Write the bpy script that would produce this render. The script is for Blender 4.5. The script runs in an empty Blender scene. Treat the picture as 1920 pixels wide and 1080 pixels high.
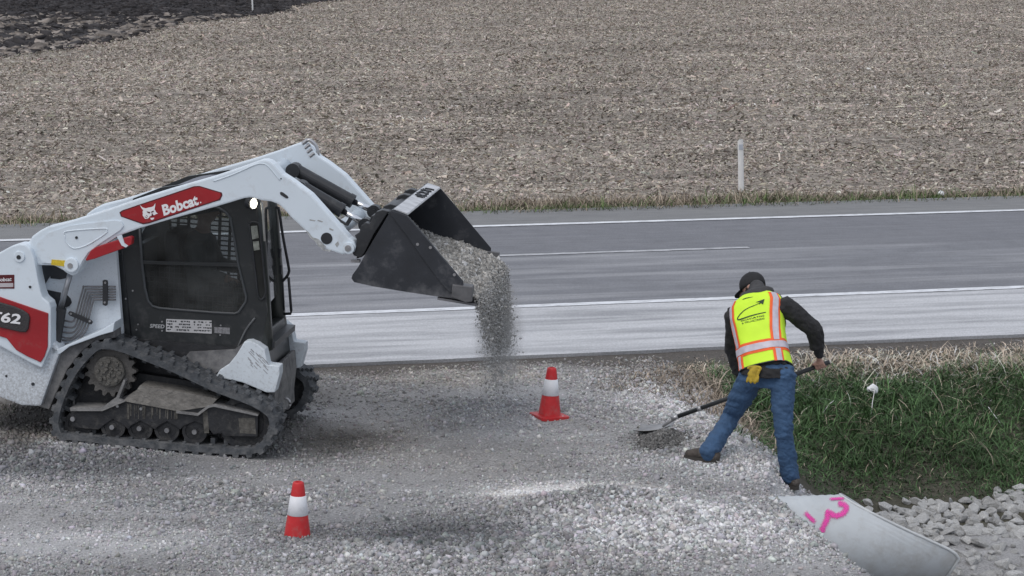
import bpy, bmesh, math, random
import numpy as np
from mathutils import Vector, Matrix, Euler
from mathutils.geometry import tessellate_polygon

C = bpy.context.scene.collection
R = math.radians
random.seed(4); rng = np.random.default_rng(11)

# ------------------------------------------------------------------ camera, light, exposure
F_PX, TH, CAM_H = 4000.0, math.atan(640/4000), 4.05
cd = bpy.data.cameras.new('camera'); cam = bpy.data.objects.new('camera', cd); C.objects.link(cam)
cam.location = (0, 0, CAM_H); cam.rotation_euler = (R(90)-TH, 0, 0)
cd.sensor_width = 36; cd.lens = 36*F_PX/1920; cd.clip_end = 3000
bpy.context.scene.camera = cam
SUN_EL, SUN_AZ = R(58), R(215)
w = bpy.data.worlds.new('World'); bpy.context.scene.world = w; w.use_nodes = True
nt = w.node_tree; bg = nt.nodes['Background']
sky = nt.nodes.new('ShaderNodeTexSky'); sky.sky_type = 'NISHITA'; sky.sun_disc = False
sky.sun_elevation = SUN_EL; sky.sun_rotation = SUN_AZ; sky.air_density = 1.0; sky.dust_density = 6; sky.ozone_density = 1.0
mx = nt.nodes.new('ShaderNodeMix'); mx.data_type = 'RGBA'          # an overcast sky: mostly even grey cloud
mx.inputs[0].default_value = 0.72; mx.inputs[7].default_value = (6.6, 7.05, 7.9, 1)
nt.links.new(sky.outputs[0], mx.inputs[6]); nt.links.new(mx.outputs[2], bg.inputs['Color'])
bg.inputs['Strength'].default_value = 0.12
sl = bpy.data.lights.new('sun', 'SUN'); so = bpy.data.objects.new('sun', sl); C.objects.link(so)
sl.energy = 0.8; sl.angle = R(45); sl.color = (1, .97, .93)
sdir = Vector((math.cos(SUN_EL)*math.sin(SUN_AZ), math.cos(SUN_EL)*math.cos(SUN_AZ), math.sin(SUN_EL)))
so.rotation_euler = sdir.to_track_quat('Z', 'Y').to_euler(); so.location = sdir*40
vs = bpy.context.scene.view_settings
vs.view_transform = 'Standard'; vs.look = 'None'; vs.exposure = 0.05; vs.gamma = 1

# ------------------------------------------------------------------ measuring helpers (survey of the photograph)
CO = Vector((0, 0, CAM_H)); FW = Vector((0, math.cos(TH), -math.sin(TH))); UP = Vector((0, math.sin(TH), math.cos(TH))); RT = Vector((1, 0, 0))
def ray(px, py): return FW + RT*((px-960)/F_PX) - UP*((py-540)/F_PX)
def at_depth(px, py, d): return CO + ray(px, py)*d
def on_plane(px, py, p, n):
    r = ray(px, py); return CO + r*((p-CO).dot(n)/r.dot(n))
def on_z(px, py, z=0): return on_plane(px, py, Vector((0, 0, z)), Vector((0, 0, 1)))

def vnoise(x, y, seed=0):
    x = np.asarray(x, float); y = np.asarray(y, float)
    xi = np.floor(x).astype(np.int64); yi = np.floor(y).astype(np.int64); fx = x-xi; fy = y-yi
    def h(a, b):
        n = (a*374761393 + b*668265263 + seed*1274126177) & 0xffffffff
        n = ((n ^ (n >> 13))*1274126177) & 0xffffffff
        return ((n ^ (n >> 16)) & 0xffff)/65535.0
    u = fx*fx*(3-2*fx); v = fy*fy*(3-2*fy)
    return (h(xi, yi)*(1-u)+h(xi+1, yi)*u)*(1-v) + (h(xi, yi+1)*(1-u)+h(xi+1, yi+1)*u)*v
def fbm(x, y, seed=0, o=4):
    s = 0; a = .5
    for i in range(o):
        s = s + a*(vnoise(x*2**i, y*2**i, seed+i)-.5); a *= .5
    return s
def sst(a, b, x):
    t = np.clip((np.asarray(x, float)-a)/(b-a), 0, 1); return t*t*(3-2*t)

# ------------------------------------------------------------------ road frame: u along the road, w towards the camera from its near edge
YAW = R(13); RU = Vector((math.cos(YAW), math.sin(YAW), 0)); RV = Vector((-math.sin(YAW), math.cos(YAW), 0))
ROAD_Z = 0.05
E0 = on_z(1232, 664.5, 0)
def uv(x, y): return (x*RU.x+y*RU.y, (E0.x-x)*RV.x+(E0.y-y)*RV.y)
def from_uw(u, wv, z=0):
    b = RU*u + RV*(E0.dot(RV)-wv); return Vector((b.x, b.y, z))
EDGE_U = uv(*on_z(1470, 860).xy)[0]          # edge of the gravel approach where the ditch begins

# loader frame: the photo's track line fixes its heading, slope and place
YL = R(6.0); h0 = Vector((math.cos(YL), -math.sin(YL), 0)); l0 = Vector((math.sin(YL), math.cos(YL), 0))
PA = on_z(454, 857, 0.02); PB = on_plane(110, 828, PA, l0)
hh = (PA-PB).normalized(); ll = l0; nn = hh.cross(ll).normalized()
LO = PA + ll*0.85 - hh*1.45
LM = Matrix(((hh.x, ll.x, nn.x, LO.x), (hh.y, ll.y, nn.y, LO.y), (hh.z, ll.z, nn.z, LO.z), (0, 0, 0, 1)))
LI = LM.inverted()
def LP(px, py, y=-0.85):                      # point of the loader seen at a pixel, on its plane y: (x, z)
    p = LI @ on_plane(px, py, LM @ Vector((0, y, 0)), ll); return (p.x, p.z)
def LPs(pts, y=-0.85): return [LP(a, b, y) for a, b in pts]

HEAPS = [(on_z(1130, 955), .75, .30, .11), (on_z(1290, 985), .6, .45, .09), (on_z(720, 1040), 1.0, .4, .05), (on_z(900, 775), .9, .5, .05), (on_z(150, 960), .9, .25, .06)]   # low heaps of dumped stone
def ground_z(x, y):
    x = np.asarray(x, float); y = np.asarray(y, float)
    u, wv = uv(x, y)
    z = 0.05*fbm(x*.45, y*.45, 3, 3) + 0.03*fbm(x*1.6, y*1.6, 5, 3)
    z = z + 0.022*fbm(x*5, y*5, 7, 3)
    for p, sx, sy, hgt in HEAPS: z = z + hgt*np.exp(-((x-p.x)/sx)**2-((y-p.y)/sy)**2)*(1+1.2*fbm(x*2.5, y*2.5, 8, 3))
    # ditch to the right of the approach
    e = EDGE_U + .18*fbm(wv*1.3, wv*0, 9, 2) - .42*sst(4.4, 5.6, wv)
    near = sst(3.6, 5.0, wv)
    du = sst(-.35, 1.15, u-e)*(1-near) + np.clip((u-e+.10)/.88, 0, 1)**.72*near
    prof = sst(.5, 4.2, wv)
    z = z - .78*du*prof
    # heap behind the culvert pipe, and the loader's own bench
    lx = (x-LO.x)*hh.x+(y-LO.y)*hh.y; ly = (x-LO.x)*ll.x+(y-LO.y)*ll.y
    lz = LO.z + lx*hh.z/max(1e-6, math.hypot(hh.x, hh.y)) - .012
    wt = sst(-1.7, -.7, lx)*(1-sst(1.5, 3.0, lx))*sst(-1.9, -.95, ly)*(1-sst(1.0, 1.7, ly))
    z = z*(1-wt*.9) + lz*wt
    # settle to road level at the pavement edge
    z = z*sst(-.1, .9, wv) + 0.015*(1-sst(-.1, .5, wv))
    return z
def gz(x, y): return float(ground_z(np.array([x]), np.array([y]))[0])
def gp(px, py):
    r = ray(px, py); lo, hi = 8.0, 60.0; t = lo
    while t < hi:
        p = CO+r*t
        if p.z < gz(p.x, p.y): break
        t += .1
    a, b = t-.1, t
    for _ in range(14):
        m = (a+b)/2; p = CO+r*m
        if p.z < gz(p.x, p.y): b = m
        else: a = m
    return CO+r*b

# ------------------------------------------------------------------ object helpers
def tag(o, label=None, cat=None, group=None, kind=None):
    if label: o['label'] = label
    if cat: o['category'] = cat
    if group: o['group'] = group
    if kind: o['kind'] = kind
    return o
def link(name, me, m=None, parent=None):
    o = bpy.data.objects.new(name, me); C.objects.link(o)
    if m is not None: o.data.materials.append(m)
    if parent is not None: o.parent = parent
    return o
def empty(name, loc=(0, 0, 0), mat=None):
    o = bpy.data.objects.new(name, None); C.objects.link(o); o.empty_display_size = .2
    if mat is not None: o.matrix_world = mat
    else: o.location = loc
    return o
def obj(name, bm, m=None, parent=None, smooth=False):
    me = bpy.data.meshes.new(name); bmesh.ops.recalc_face_normals(bm, faces=bm.faces); bm.to_mesh(me); bm.free()
    if smooth:
        for p in me.polygons: p.use_smooth = True
    return link(name, me, m, parent)
def split_loose(o):
    """one object per connected piece, all under the same parent"""
    me = o.data; bm = bmesh.new(); bm.from_mesh(me); left = set(bm.verts); groups = []
    while left:
        st = [left.pop()]; g = set(st)
        while st:
            v = st.pop()
            for e in v.link_edges:
                w_ = e.other_vert(v)
                if w_ in left: left.discard(w_); g.add(w_); st.append(w_)
        groups.append(g)
    if len(groups) < 2: bm.free(); return
    idx = [{v.index for v in g} for g in groups]; bm.free()
    for k, g in enumerate(idx[1:] + idx[:1]):
        b2 = bmesh.new(); b2.from_mesh(me); b2.verts.ensure_lookup_table()
        bmesh.ops.delete(b2, geom=[v for v in b2.verts if v.index not in g], context='VERTS')
        m2 = bpy.data.meshes.new(me.name); b2.to_mesh(m2); b2.free()
        for m_ in me.materials: m2.materials.append(m_)
        if k == len(idx)-1: o.data = m2
        else:
            n = o.copy(); n.data = m2; C.objects.link(n)
def np_mesh(name, verts, quads, m=None, parent=None, cols=None, nside=4):
    me = bpy.data.meshes.new(name); nv = len(verts); nf = len(quads)
    me.vertices.add(nv); me.vertices.foreach_set('co', np.ascontiguousarray(verts, np.float32).ravel())
    me.loops.add(nf*nside); me.loops.foreach_set('vertex_index', np.ascontiguousarray(quads, np.int32).ravel())
    me.polygons.add(nf); me.polygons.foreach_set('loop_start', np.arange(0, nf*nside, nside, dtype=np.int32))
    me.update(calc_edges=True)
    if cols is not None:
        a = me.attributes.new('Col', 'FLOAT_COLOR', 'POINT')
        a.data.foreach_set('color', np.concatenate([cols, np.ones((nv, 1))], 1).astype(np.float32).ravel())
    return link(name, me, m, parent)
def grid_mesh(name, X, Y, Z, m, cols=None, smooth=True):
    nr, nc = X.shape; i = np.arange(nr*nc).reshape(nr, nc)
    q = np.stack([i[:-1, :-1], i[:-1, 1:], i[1:, 1:], i[1:, :-1]], -1).reshape(-1, 4)
    o = np_mesh(name, np.stack([X, Y, Z], -1).reshape(-1, 3), q, m, cols=cols)
    if smooth: o.data.polygons.foreach_set('use_smooth', np.ones(len(q), bool))
    return o
def scatter(name, proto_v, proto_f, pos, scl, rot, m, cols, parent=None):
    """one mesh of many loose pieces; proto_v (P,k,3) prototypes, pos (N,3), scl (N,3), rot (N,3,3)"""
    n = len(pos); k = proto_v.shape[1]; which = rng.integers(0, len(proto_v), n)
    v = proto_v[which]*scl[:, None, :]
    v = np.einsum('nij,nkj->nki', rot, v) + pos[:, None, :]
    f = (proto_f[None]+(np.arange(n)*k)[:, None, None]).reshape(-1, proto_f.shape[1])
    return np_mesh(name, v.reshape(-1, 3), f, m, parent, np.repeat(cols, k, 0), proto_f.shape[1])
def rand_rot(n):
    q = rng.normal(size=(n, 4)); q /= np.linalg.norm(q, axis=1)[:, None]; a, b, c, d = q.T
    return np.stack([1-2*(c*c+d*d), 2*(b*c-a*d), 2*(b*d+a*c), 2*(b*c+a*d), 1-2*(b*b+d*d), 2*(c*d-a*b), 2*(b*d-a*c), 2*(c*d+a*b), 1-2*(b*b+c*c)], -1).reshape(n, 3, 3)
def yaw_tilt(yaw, tilt, roll):
    cy, sy, ct, st, cr, sr = np.cos(yaw), np.sin(yaw), np.cos(tilt), np.sin(tilt), np.cos(roll), np.sin(roll); o = np.ones_like(yaw); z = np.zeros_like(yaw)
    A = np.stack([cy, -sy, z, sy, cy, z, z, z, o], -1).reshape(-1, 3, 3)
    B = np.stack([ct, z, st, z, o, z, -st, z, ct], -1).reshape(-1, 3, 3)
    D = np.stack([o, z, z, z, cr, -sr, z, sr, cr], -1).reshape(-1, 3, 3)
    return A@B@D
CUBE_V = np.array([[x, y, z] for z in (-.5, .5) for y in (-.5, .5) for x in (-.5, .5)])
CUBE_F = np.array([[0, 2, 3, 1], [4, 5, 7, 6], [0, 1, 5, 4], [2, 6, 7, 3], [0, 4, 6, 2], [1, 3, 7, 5]])
STONES = np.stack([CUBE_V + rng.uniform(-.27, .27, (8, 3)) for _ in range(14)])

# bmesh shapes
def prism(bm, loop, y0, y1, holes=()):
    """polygon(s) in the x-z plane, extruded from y0 to y1"""
    loops = [list(loop)]+[list(h) for h in holes]
    flat = [p for l in loops for p in l]
    tris = tessellate_polygon([[Vector((p[0], p[1], 0)) for p in l] for l in loops])
    a = [bm.verts.new((p[0], y0, p[1])) for p in flat]; b = [bm.verts.new((p[0], y1, p[1])) for p in flat]
    if len(loops) == 1:
        fs = [bm.faces.new(a), bm.faces.new(b[::-1])]
    else:
        fs = []
        for t in tris:
            try: fs.append(bm.faces.new([a[i] for i in t])); fs.append(bm.faces.new([b[i] for i in t][::-1]))
            except ValueError: pass
    k = 0
    for l in loops:
        n = len(l)
        for i in range(n):
            j = (i+1) % n; bm.faces.new((a[k+i], b[k+i], b[k+j], a[k+j]))
        k += n
    return fs
def bevel(bm, wd, seg=2, ang=25):
    bmesh.ops.recalc_face_normals(bm, faces=bm.faces)
    es = [e for e in bm.edges if len(e.link_faces) == 2 and e.calc_face_angle(0) > R(ang)]
    bmesh.ops.bevel(bm, geom=es, offset=wd, segments=seg, affect='EDGES', profile=.6, clamp_overlap=True)
def bx(bm, c, s, rot=None):
    m = Matrix.Translation(c) @ (rot.to_4x4() if rot else Matrix()) @ Matrix.Diagonal((*s, 1))
    return bmesh.ops.create_cube(bm, size=1, matrix=m)['verts']
def cyl(bm, p0, p1, r0, r1=None, n=16, caps=True):
    p0, p1 = Vector(p0), Vector(p1); d = p1-p0
    m = Matrix.Translation((p0+p1)/2) @ d.to_track_quat('Z', 'Y').to_matrix().to_4x4()
    bmesh.ops.create_cone(bm, cap_ends=caps, segments=n, radius1=r0, radius2=r0 if r1 is None else r1, depth=d.length, matrix=m)
def tube(bm, pts, rad, n=12, cap=True, flat=1.0, ref=None):
    """swept tube through pts; rad number or list; flat<1 squashes along the second axis (kept near ref)"""
    pts = [Vector(p) for p in pts]; m = len(pts)
    rad = [rad]*m if isinstance(rad, (int, float)) else list(rad)
    ref = Vector(ref) if ref else None; rings = []; prev = None
    for i in range(m):
        t = (pts[min(i+1, m-1)]-pts[max(i-1, 0)]).normalized()
        if prev is None:
            a = ref if ref is not None else (Vector((0, 0, 1)) if abs(t.z) < .9 else Vector((1, 0, 0)))
        else: a = prev
        a = (a-t*a.dot(t)).normalized(); b = t.cross(a); prev = a
        ra = rad[i] if not isinstance(rad[i], tuple) else rad[i][0]; rb = ra*flat if not isinstance(rad[i], tuple) else rad[i][1]
        rings.append([bm.verts.new(pts[i]+a*(ra*math.cos(2*math.pi*k/n))+b*(rb*math.sin(2*math.pi*k/n))) for k in range(n)])
    for i in range(m-1):
        for k in range(n): bm.faces.new((rings[i][k], rings[i][(k+1) % n], rings[i+1][(k+1) % n], rings[i+1][k]))
    if cap: bm.faces.new(rings[0][::-1]); bm.faces.new(rings[-1])
    return rings
def sphere(bm, c, r, n=16, mat=None):
    s = r if isinstance(r, (tuple, list, Vector)) else (r, r, r)
    m = Matrix.Translation(c) @ (mat.to_4x4() if mat else Matrix()) @ Matrix.Diagonal((*s, 1))
    bmesh.ops.create_uvsphere(bm, u_segments=n, v_segments=n//2+2, radius=1, matrix=m)
def smooth_path(pts, n=6, closed=False):
    pts = [Vector(p) for p in pts]; out = []; m = len(pts)
    for i in range(m if closed else m-1):
        p0, p1, p2, p3 = (pts[(i-1) % m] if closed or i > 0 else pts[0]), pts[i], pts[(i+1) % m], (pts[(i+2) % m] if closed or i+2 < m else pts[-1])
        for k in range(n):
            t = k/n; out.append(.5*((2*p1)+(p2-p0)*t+(2*p0-5*p1+4*p2-p3)*t*t+(3*p1-p0-3*p2+p3)*t**3))
    if not closed: out.append(pts[-1])
    return out
def remesh(name, bm, voxel, m, parent, smooth=6, wrinkle=None):
    me = bpy.data.meshes.new(name); bmesh.ops.recalc_face_normals(bm, faces=bm.faces); bm.to_mesh(me); bm.free()
    o = bpy.data.objects.new(name, me); C.objects.link(o)
    r = o.modifiers.new('r', 'REMESH'); r.mode = 'VOXEL'; r.voxel_size = voxel
    s = o.modifiers.new('s', 'SMOOTH'); s.factor = .5; s.iterations = smooth
    dg = bpy.context.evaluated_depsgraph_get(); me2 = bpy.data.meshes.new_from_object(o.evaluated_get(dg))
    bpy.data.objects.remove(o); me2.name = name
    if wrinkle:
        n = len(me2.vertices); co = np.empty(n*3); no = np.empty(n*3)
        me2.vertices.foreach_get('co', co); me2.vertices.foreach_get('normal', no)
        co = co.reshape(-1, 3); no = no.reshape(-1, 3); co += no*wrinkle(co)[:, None]
        me2.vertices.foreach_set('co', co.ravel())
    for p in me2.polygons: p.use_smooth = True
    me2.materials.clear()
    return link(name, me2, m, parent)
def text_verts(body, bold=.0, extrude=0.0):
    cu = bpy.data.curves.new('t', 'FONT'); cu.body = body; cu.size = 1; cu.offset = bold; cu.extrude = extrude; cu.resolution_u = 3
    o = bpy.data.objects.new('t', cu); C.objects.link(o)
    dg = bpy.context.evaluated_depsgraph_get(); me = bpy.data.meshes.new_from_object(o.evaluated_get(dg))
    bpy.data.objects.remove(o); bpy.data.curves.remove(cu)
    return me

# ------------------------------------------------------------------ materials
def mat(name, col, rough=.6, metal=0, var=.12, vs=6, bump=0, bs=60, dirt=None, spec=.5, coat=0, emit=None):
    m = bpy.data.materials.new(name); m.use_nodes = True; t = m.node_tree; b = t.nodes['Principled BSDF']
    b.inputs['Roughness'].default_value = rough; b.inputs['Metallic'].default_value = metal
    b.inputs['Specular IOR Level'].default_value = spec; b.inputs['Coat Weight'].default_value = coat
    tc = t.nodes.new('ShaderNodeTexCoord'); n = t.nodes.new('ShaderNodeTexNoise'); n.inputs['Scale'].default_value = vs; n.inputs['Detail'].default_value = 6
    t.links.new(tc.outputs['Object'], n.inputs['Vector'])
    r = t.nodes.new('ShaderNodeValToRGB'); r.color_ramp.elements[0].position = .3; r.color_ramp.elements[1].position = .7
    r.color_ramp.elements[0].color = (*[c*(1-var) for c in col], 1); r.color_ramp.elements[1].color = (*[min(1, c*(1+var)) for c in col], 1)
    t.links.new(n.outputs['Fac'], r.inputs[0]); out = r.outputs[0]
    if dirt:                                   # (colour, amount, scale, low z, high z): caked dust, thicker near the ground
        dc, amt, dsc, z0, z1 = dirt
        n2 = t.nodes.new('ShaderNodeTexNoise'); n2.inputs['Scale'].default_value = dsc; n2.inputs['Detail'].default_value = 8; n2.inputs['Roughness'].default_value = .7
        t.links.new(tc.outputs['Object'], n2.inputs['Vector'])
        sp = t.nodes.new('ShaderNodeSeparateXYZ'); t.links.new(tc.outputs['Object'], sp.inputs[0])
        mr = t.nodes.new('ShaderNodeMapRange'); mr.inputs[1].default_value = z0; mr.inputs[2].default_value = z1; mr.inputs[3].default_value = amt; mr.inputs[4].default_value = 0
        t.links.new(sp.outputs['Z'], mr.inputs[0])
        ad = t.nodes.new('ShaderNodeMath'); ad.operation = 'ADD'; t.links.new(n2.outputs['Fac'], ad.inputs[0]); t.links.new(mr.outputs[0], ad.inputs[1])
        r2 = t.nodes.new('ShaderNodeValToRGB'); r2.color_ramp.elements[0].position = .55; r2.color_ramp.elements[1].position = .95
        t.links.new(ad.outputs[0], r2.inputs[0])
        mm = t.nodes.new('ShaderNodeMix'); mm.data_type = 'RGBA'; t.links.new(r2.outputs[0], mm.inputs[0]); t.links.new(out, mm.inputs[6]); mm.inputs[7].default_value = (*dc, 1)
        out = mm.outputs[2]
    t.links.new(out, b.inputs['Base Color'])
    if bump:
        n3 = t.nodes.new('ShaderNodeTexNoise'); n3.inputs['Scale'].default_value = bs; n3.inputs['Detail'].default_value = 4
        t.links.new(tc.outputs['Object'], n3.inputs['Vector'])
        bp = t.nodes.new('ShaderNodeBump'); bp.inputs['Strength'].default_value = bump; bp.inputs['Distance'].default_value = .02
        t.links.new(n3.outputs['Fac'], bp.inputs['Height']); t.links.new(bp.outputs[0], b.inputs['Normal'])
    if emit: b.inputs['Emission Color'].default_value = (*emit[0], 1); b.inputs['Emission Strength'].default_value = emit[1]
    return m
def attr_mat(name, rough=.9, var=.25, vs=40, bump=0, bs=80, spec=.2, trans=0):
    m = bpy.data.materials.new(name); m.use_nodes = True; t = m.node_tree; b = t.nodes['Principled BSDF']
    b.inputs['Roughness'].default_value = rough; b.inputs['Specular IOR Level'].default_value = spec
    a = t.nodes.new('ShaderNodeAttribute'); a.attribute_name = 'Col'
    tc = t.nodes.new('ShaderNodeTexCoord'); n = t.nodes.new('ShaderNodeTexNoise'); n.inputs['Scale'].default_value = vs; n.inputs['Detail'].default_value = 5
    t.links.new(tc.outputs['Object'], n.inputs['Vector'])
    mr = t.nodes.new('ShaderNodeMapRange'); mr.inputs[1].default_value = .3; mr.inputs[2].default_value = .7; mr.inputs[3].default_value = 1-var; mr.inputs[4].default_value = 1+var
    t.links.new(n.outputs['Fac'], mr.inputs[0])
    mm = t.nodes.new('ShaderNodeMix'); mm.data_type = 'RGBA'; mm.blend_type = 'MULTIPLY'; mm.inputs[0].default_value = 1
    t.links.new(a.outputs['Color'], mm.inputs[6]); t.links.new(mr.outputs[0], mm.inputs[7]); t.links.new(mm.outputs[2], b.inputs['Base Color'])
    if bump:
        n3 = t.nodes.new('ShaderNodeTexNoise'); n3.inputs['Scale'].default_value = bs; n3.inputs['Detail'].default_value = 5
        t.links.new(tc.outputs['Object'], n3.inputs['Vector'])
        bp = t.nodes.new('ShaderNodeBump'); bp.inputs['Strength'].default_value = bump; bp.inputs['Distance'].default_value = .03
        t.links.new(n3.outputs['Fac'], bp.inputs['Height']); t.links.new(bp.outputs[0], b.inputs['Normal'])
    if trans: b.inputs['Subsurface Weight'].default_value = 0
    return m
def glass(name, tint, refl=.12):
    m = bpy.data.materials.new(name); m.use_nodes = True; t = m.node_tree; t.nodes.remove(t.nodes['Principled BSDF'])
    a = t.nodes.new('ShaderNodeBsdfTransparent'); a.inputs[0].default_value = (*tint, 1)
    g = t.nodes.new('ShaderNodeBsdfGlossy'); g.inputs['Roughness'].default_value = .05
    fr = t.nodes.new('ShaderNodeLayerWeight'); fr.inputs[0].default_value = refl
    x = t.nodes.new('ShaderNodeMixShader'); t.links.new(fr.outputs['Fresnel'], x.inputs[0]); t.links.new(a.outputs[0], x.inputs[1]); t.links.new(g.outputs[0], x.inputs[2])
    df = t.nodes.new('ShaderNodeBsdfDiffuse'); df.inputs[0].default_value = (.42, .44, .44, 1)       # patchy grey haze painted in for sky reflected on the pane
    tc = t.nodes.new('ShaderNodeTexCoord'); n = t.nodes.new('ShaderNodeTexNoise'); n.inputs['Scale'].default_value = 4; n.inputs['Detail'].default_value = 6; t.links.new(tc.outputs['Object'], n.inputs['Vector'])
    mr = t.nodes.new('ShaderNodeMapRange'); mr.inputs[1].default_value = .3; mr.inputs[2].default_value = .7; mr.inputs[3].default_value = .02; mr.inputs[4].default_value = .13; t.links.new(n.outputs['Fac'], mr.inputs[0])
    y = t.nodes.new('ShaderNodeMixShader'); t.links.new(mr.outputs[0], y.inputs[0]); t.links.new(x.outputs[0], y.inputs[1]); t.links.new(df.outputs[0], y.inputs[2])
    t.links.new(y.outputs[0], t.nodes['Material Output'].inputs['Surface']); return m
DUST = (.30, .295, .285)
WHITE = mat('white_paint', (.66, .735, .80), .38, var=.03, vs=3, bump=.03, bs=25, dirt=((.42, .41, .40), .12, 7, .2, .9), coat=.15)
WHITE_DIRTY = mat('dusty_white_paint', (.64, .69, .74), .6, var=.05, vs=6, bump=.1, bs=60, dirt=((.24, .235, .23), .22, 62, .25, 1.0))
WHITE_SCUFF = mat('scuffed_white_paint', (.66, .72, .77), .55, var=.05, vs=6, bump=.08, bs=60, dirt=((.30, .30, .30), .10, 40, .2, .9))
GREY_DUSTY = mat('dusty_grey_steel', (.13, .13, .135), .75, var=.2, vs=9, bump=.25, bs=50, dirt=(DUST, .30, 9, .1, 1.1))
BLACK = mat('black_paint', (.022, .024, .028), .45, var=.2, vs=7, bump=.04, dirt=((.10, .10, .10), .08, 8, .5, 1.4))
CABM = mat('cab_black', (.022, .025, .027), .35, var=.15, vs=4, bump=.03, bs=30, dirt=((.10, .10, .10), .12, 9, .6, 1.2))
RUBBER = mat('track_rubber', (.058, .064, .072), .8, var=.3, vs=14, bump=.3, bs=60, dirt=((.20, .20, .20), .16, 12, .0, 1.2))
FRAME = mat('track_frame_steel', (.020, .021, .024), .6, var=.3, vs=10, bump=.2, bs=50, dirt=((.12, .115, .105), .06, 16, .1, .6))
STEEL = mat('bare_steel', (.42, .42, .43), .35, metal=.8, var=.2, vs=15)
CHROME = mat('chrome_rod', (.72, .73, .75), .16, metal=1, var=.05)
PIPEG = mat('steel_line', (.17, .17, .18), .5, metal=.3, var=.2, vs=20)
RED = mat('red_paint', (.32, .012, .018), .35, var=.15, vs=5, coat=.2, dirt=((.18, .10, .09), .05, 10, .3, 1.0))
REDDARK = mat('dark_red_edge', (.09, .008, .012), .4, var=.1)
DECALW = mat('decal_white', (.78, .78, .80), .5, var=.04)
YELLOWST = mat('yellow_sticker', (.62, .45, .03), .5, var=.2, vs=60)
# ------------------------------------------------------------------ ground, road, field
def px_blob(px, py, sx, sy):      # centre on the ground and the radii in metres
    p = on_z(px, py); return p.x, p.y, sx, sy
TONES = [  # (place, radii, darker or lighter, warmer): kinds of gravel and packed fines seen on the approach
    (on_z(150, 1010), (1.3, .55), .10, 0), (on_z(60, 950), (.9, .35), .07, 0), (on_z(150, 880), (1.1, .45), -.10, -.01), (on_z(260, 985), (.8, .18), -.07, 0),
    (on_z(620, 1000), (1.1, .8), -.04, -.004), (on_z(850, 1010), (.8, .55), -.085, -.008), (on_z(1080, 925), (.75, .30), .20, .02), (on_z(1000, 935), (.4, .22), .12, .02),
    (on_z(1200, 1000), (.9, .5), .06, 0), (on_z(1400, 1000), (.7, .9), .04, 0), (on_z(1300, 760), (.8, 1.2), .09, 0), (on_z(1170, 725), (.7, 1.0), .06, 0),
    (on_z(1420, 850), (.6, .9), .08, 0), (on_z(1240, 830), (.35, .5), -.05, 0), (on_z(700, 760), (1.0, 1.6), -.02, .006), (on_z(560, 830), (.7, .9), -.085, .002), (on_z(350, 950), (.9, .35), -.05, -.004), (on_z(680, 830), (.6, .5), -.05, .002), (on_z(880, 840), (1.2, 1.1), .02, .006),
    (on_z(40, 800), (.5, 1.3), -.13, .03), (on_z(850, 700), (1.2, .6), .04, .02), (on_z(560, 740), (.5, .7), -.07, .004)]
def tone(x, y):
    v = np.full(np.shape(x), .318); wm = np.zeros(np.shape(x)) + .004
    for p, (sx, sy), dv, dw in TONES:
        g = np.exp(-((x-p.x)/sx)**2-((y-p.y)/sy)**2); g = sst(.12, .85, g+.75*fbm(x*1.7+y*.4, y*1.3, 20, 4)*sst(.02, .3, g)); v = v+1.5*dv*g; wm = wm+1.3*dw*g
    v = v*(1+.55*fbm(x*.8, y*1.6, 21, 5)+.3*fbm(x*4, y*6, 22, 3))
    return v, np.clip(wm, -.02, .03)*np.clip(v/.285, .15, 1.2)
def tone_rgb(x, y):
    v, wm = tone(x, y)
    return np.clip(np.stack([v+wm, v+wm*.5, v*1.015-wm*.2], -1), .02, .8)
def soil_mask(x, y):               # bare dark earth along the pavement edge
    u, wv = uv(x, y); n = fbm(x*2.2, y*2.2, 31, 3)
    return np.clip(sst(.55, .1, wv+n*.7) + .85*sst(-1.1, -.2, u-EDGE_U+n*.9)*sst(2.6, 1.6, wv+n*.8) + sst(-.25, .1, u-EDGE_U)*0, 0, 1)
def ditch_mask(x, y):
    u, wv = uv(x, y); n = .3*fbm(x*1.5, y*1.5, 33, 3)
    return sst(.15, .4, u-EDGE_U+n)*sst(.3, .6, wv)*(1-sst(4.0, 4.45, wv))

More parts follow.
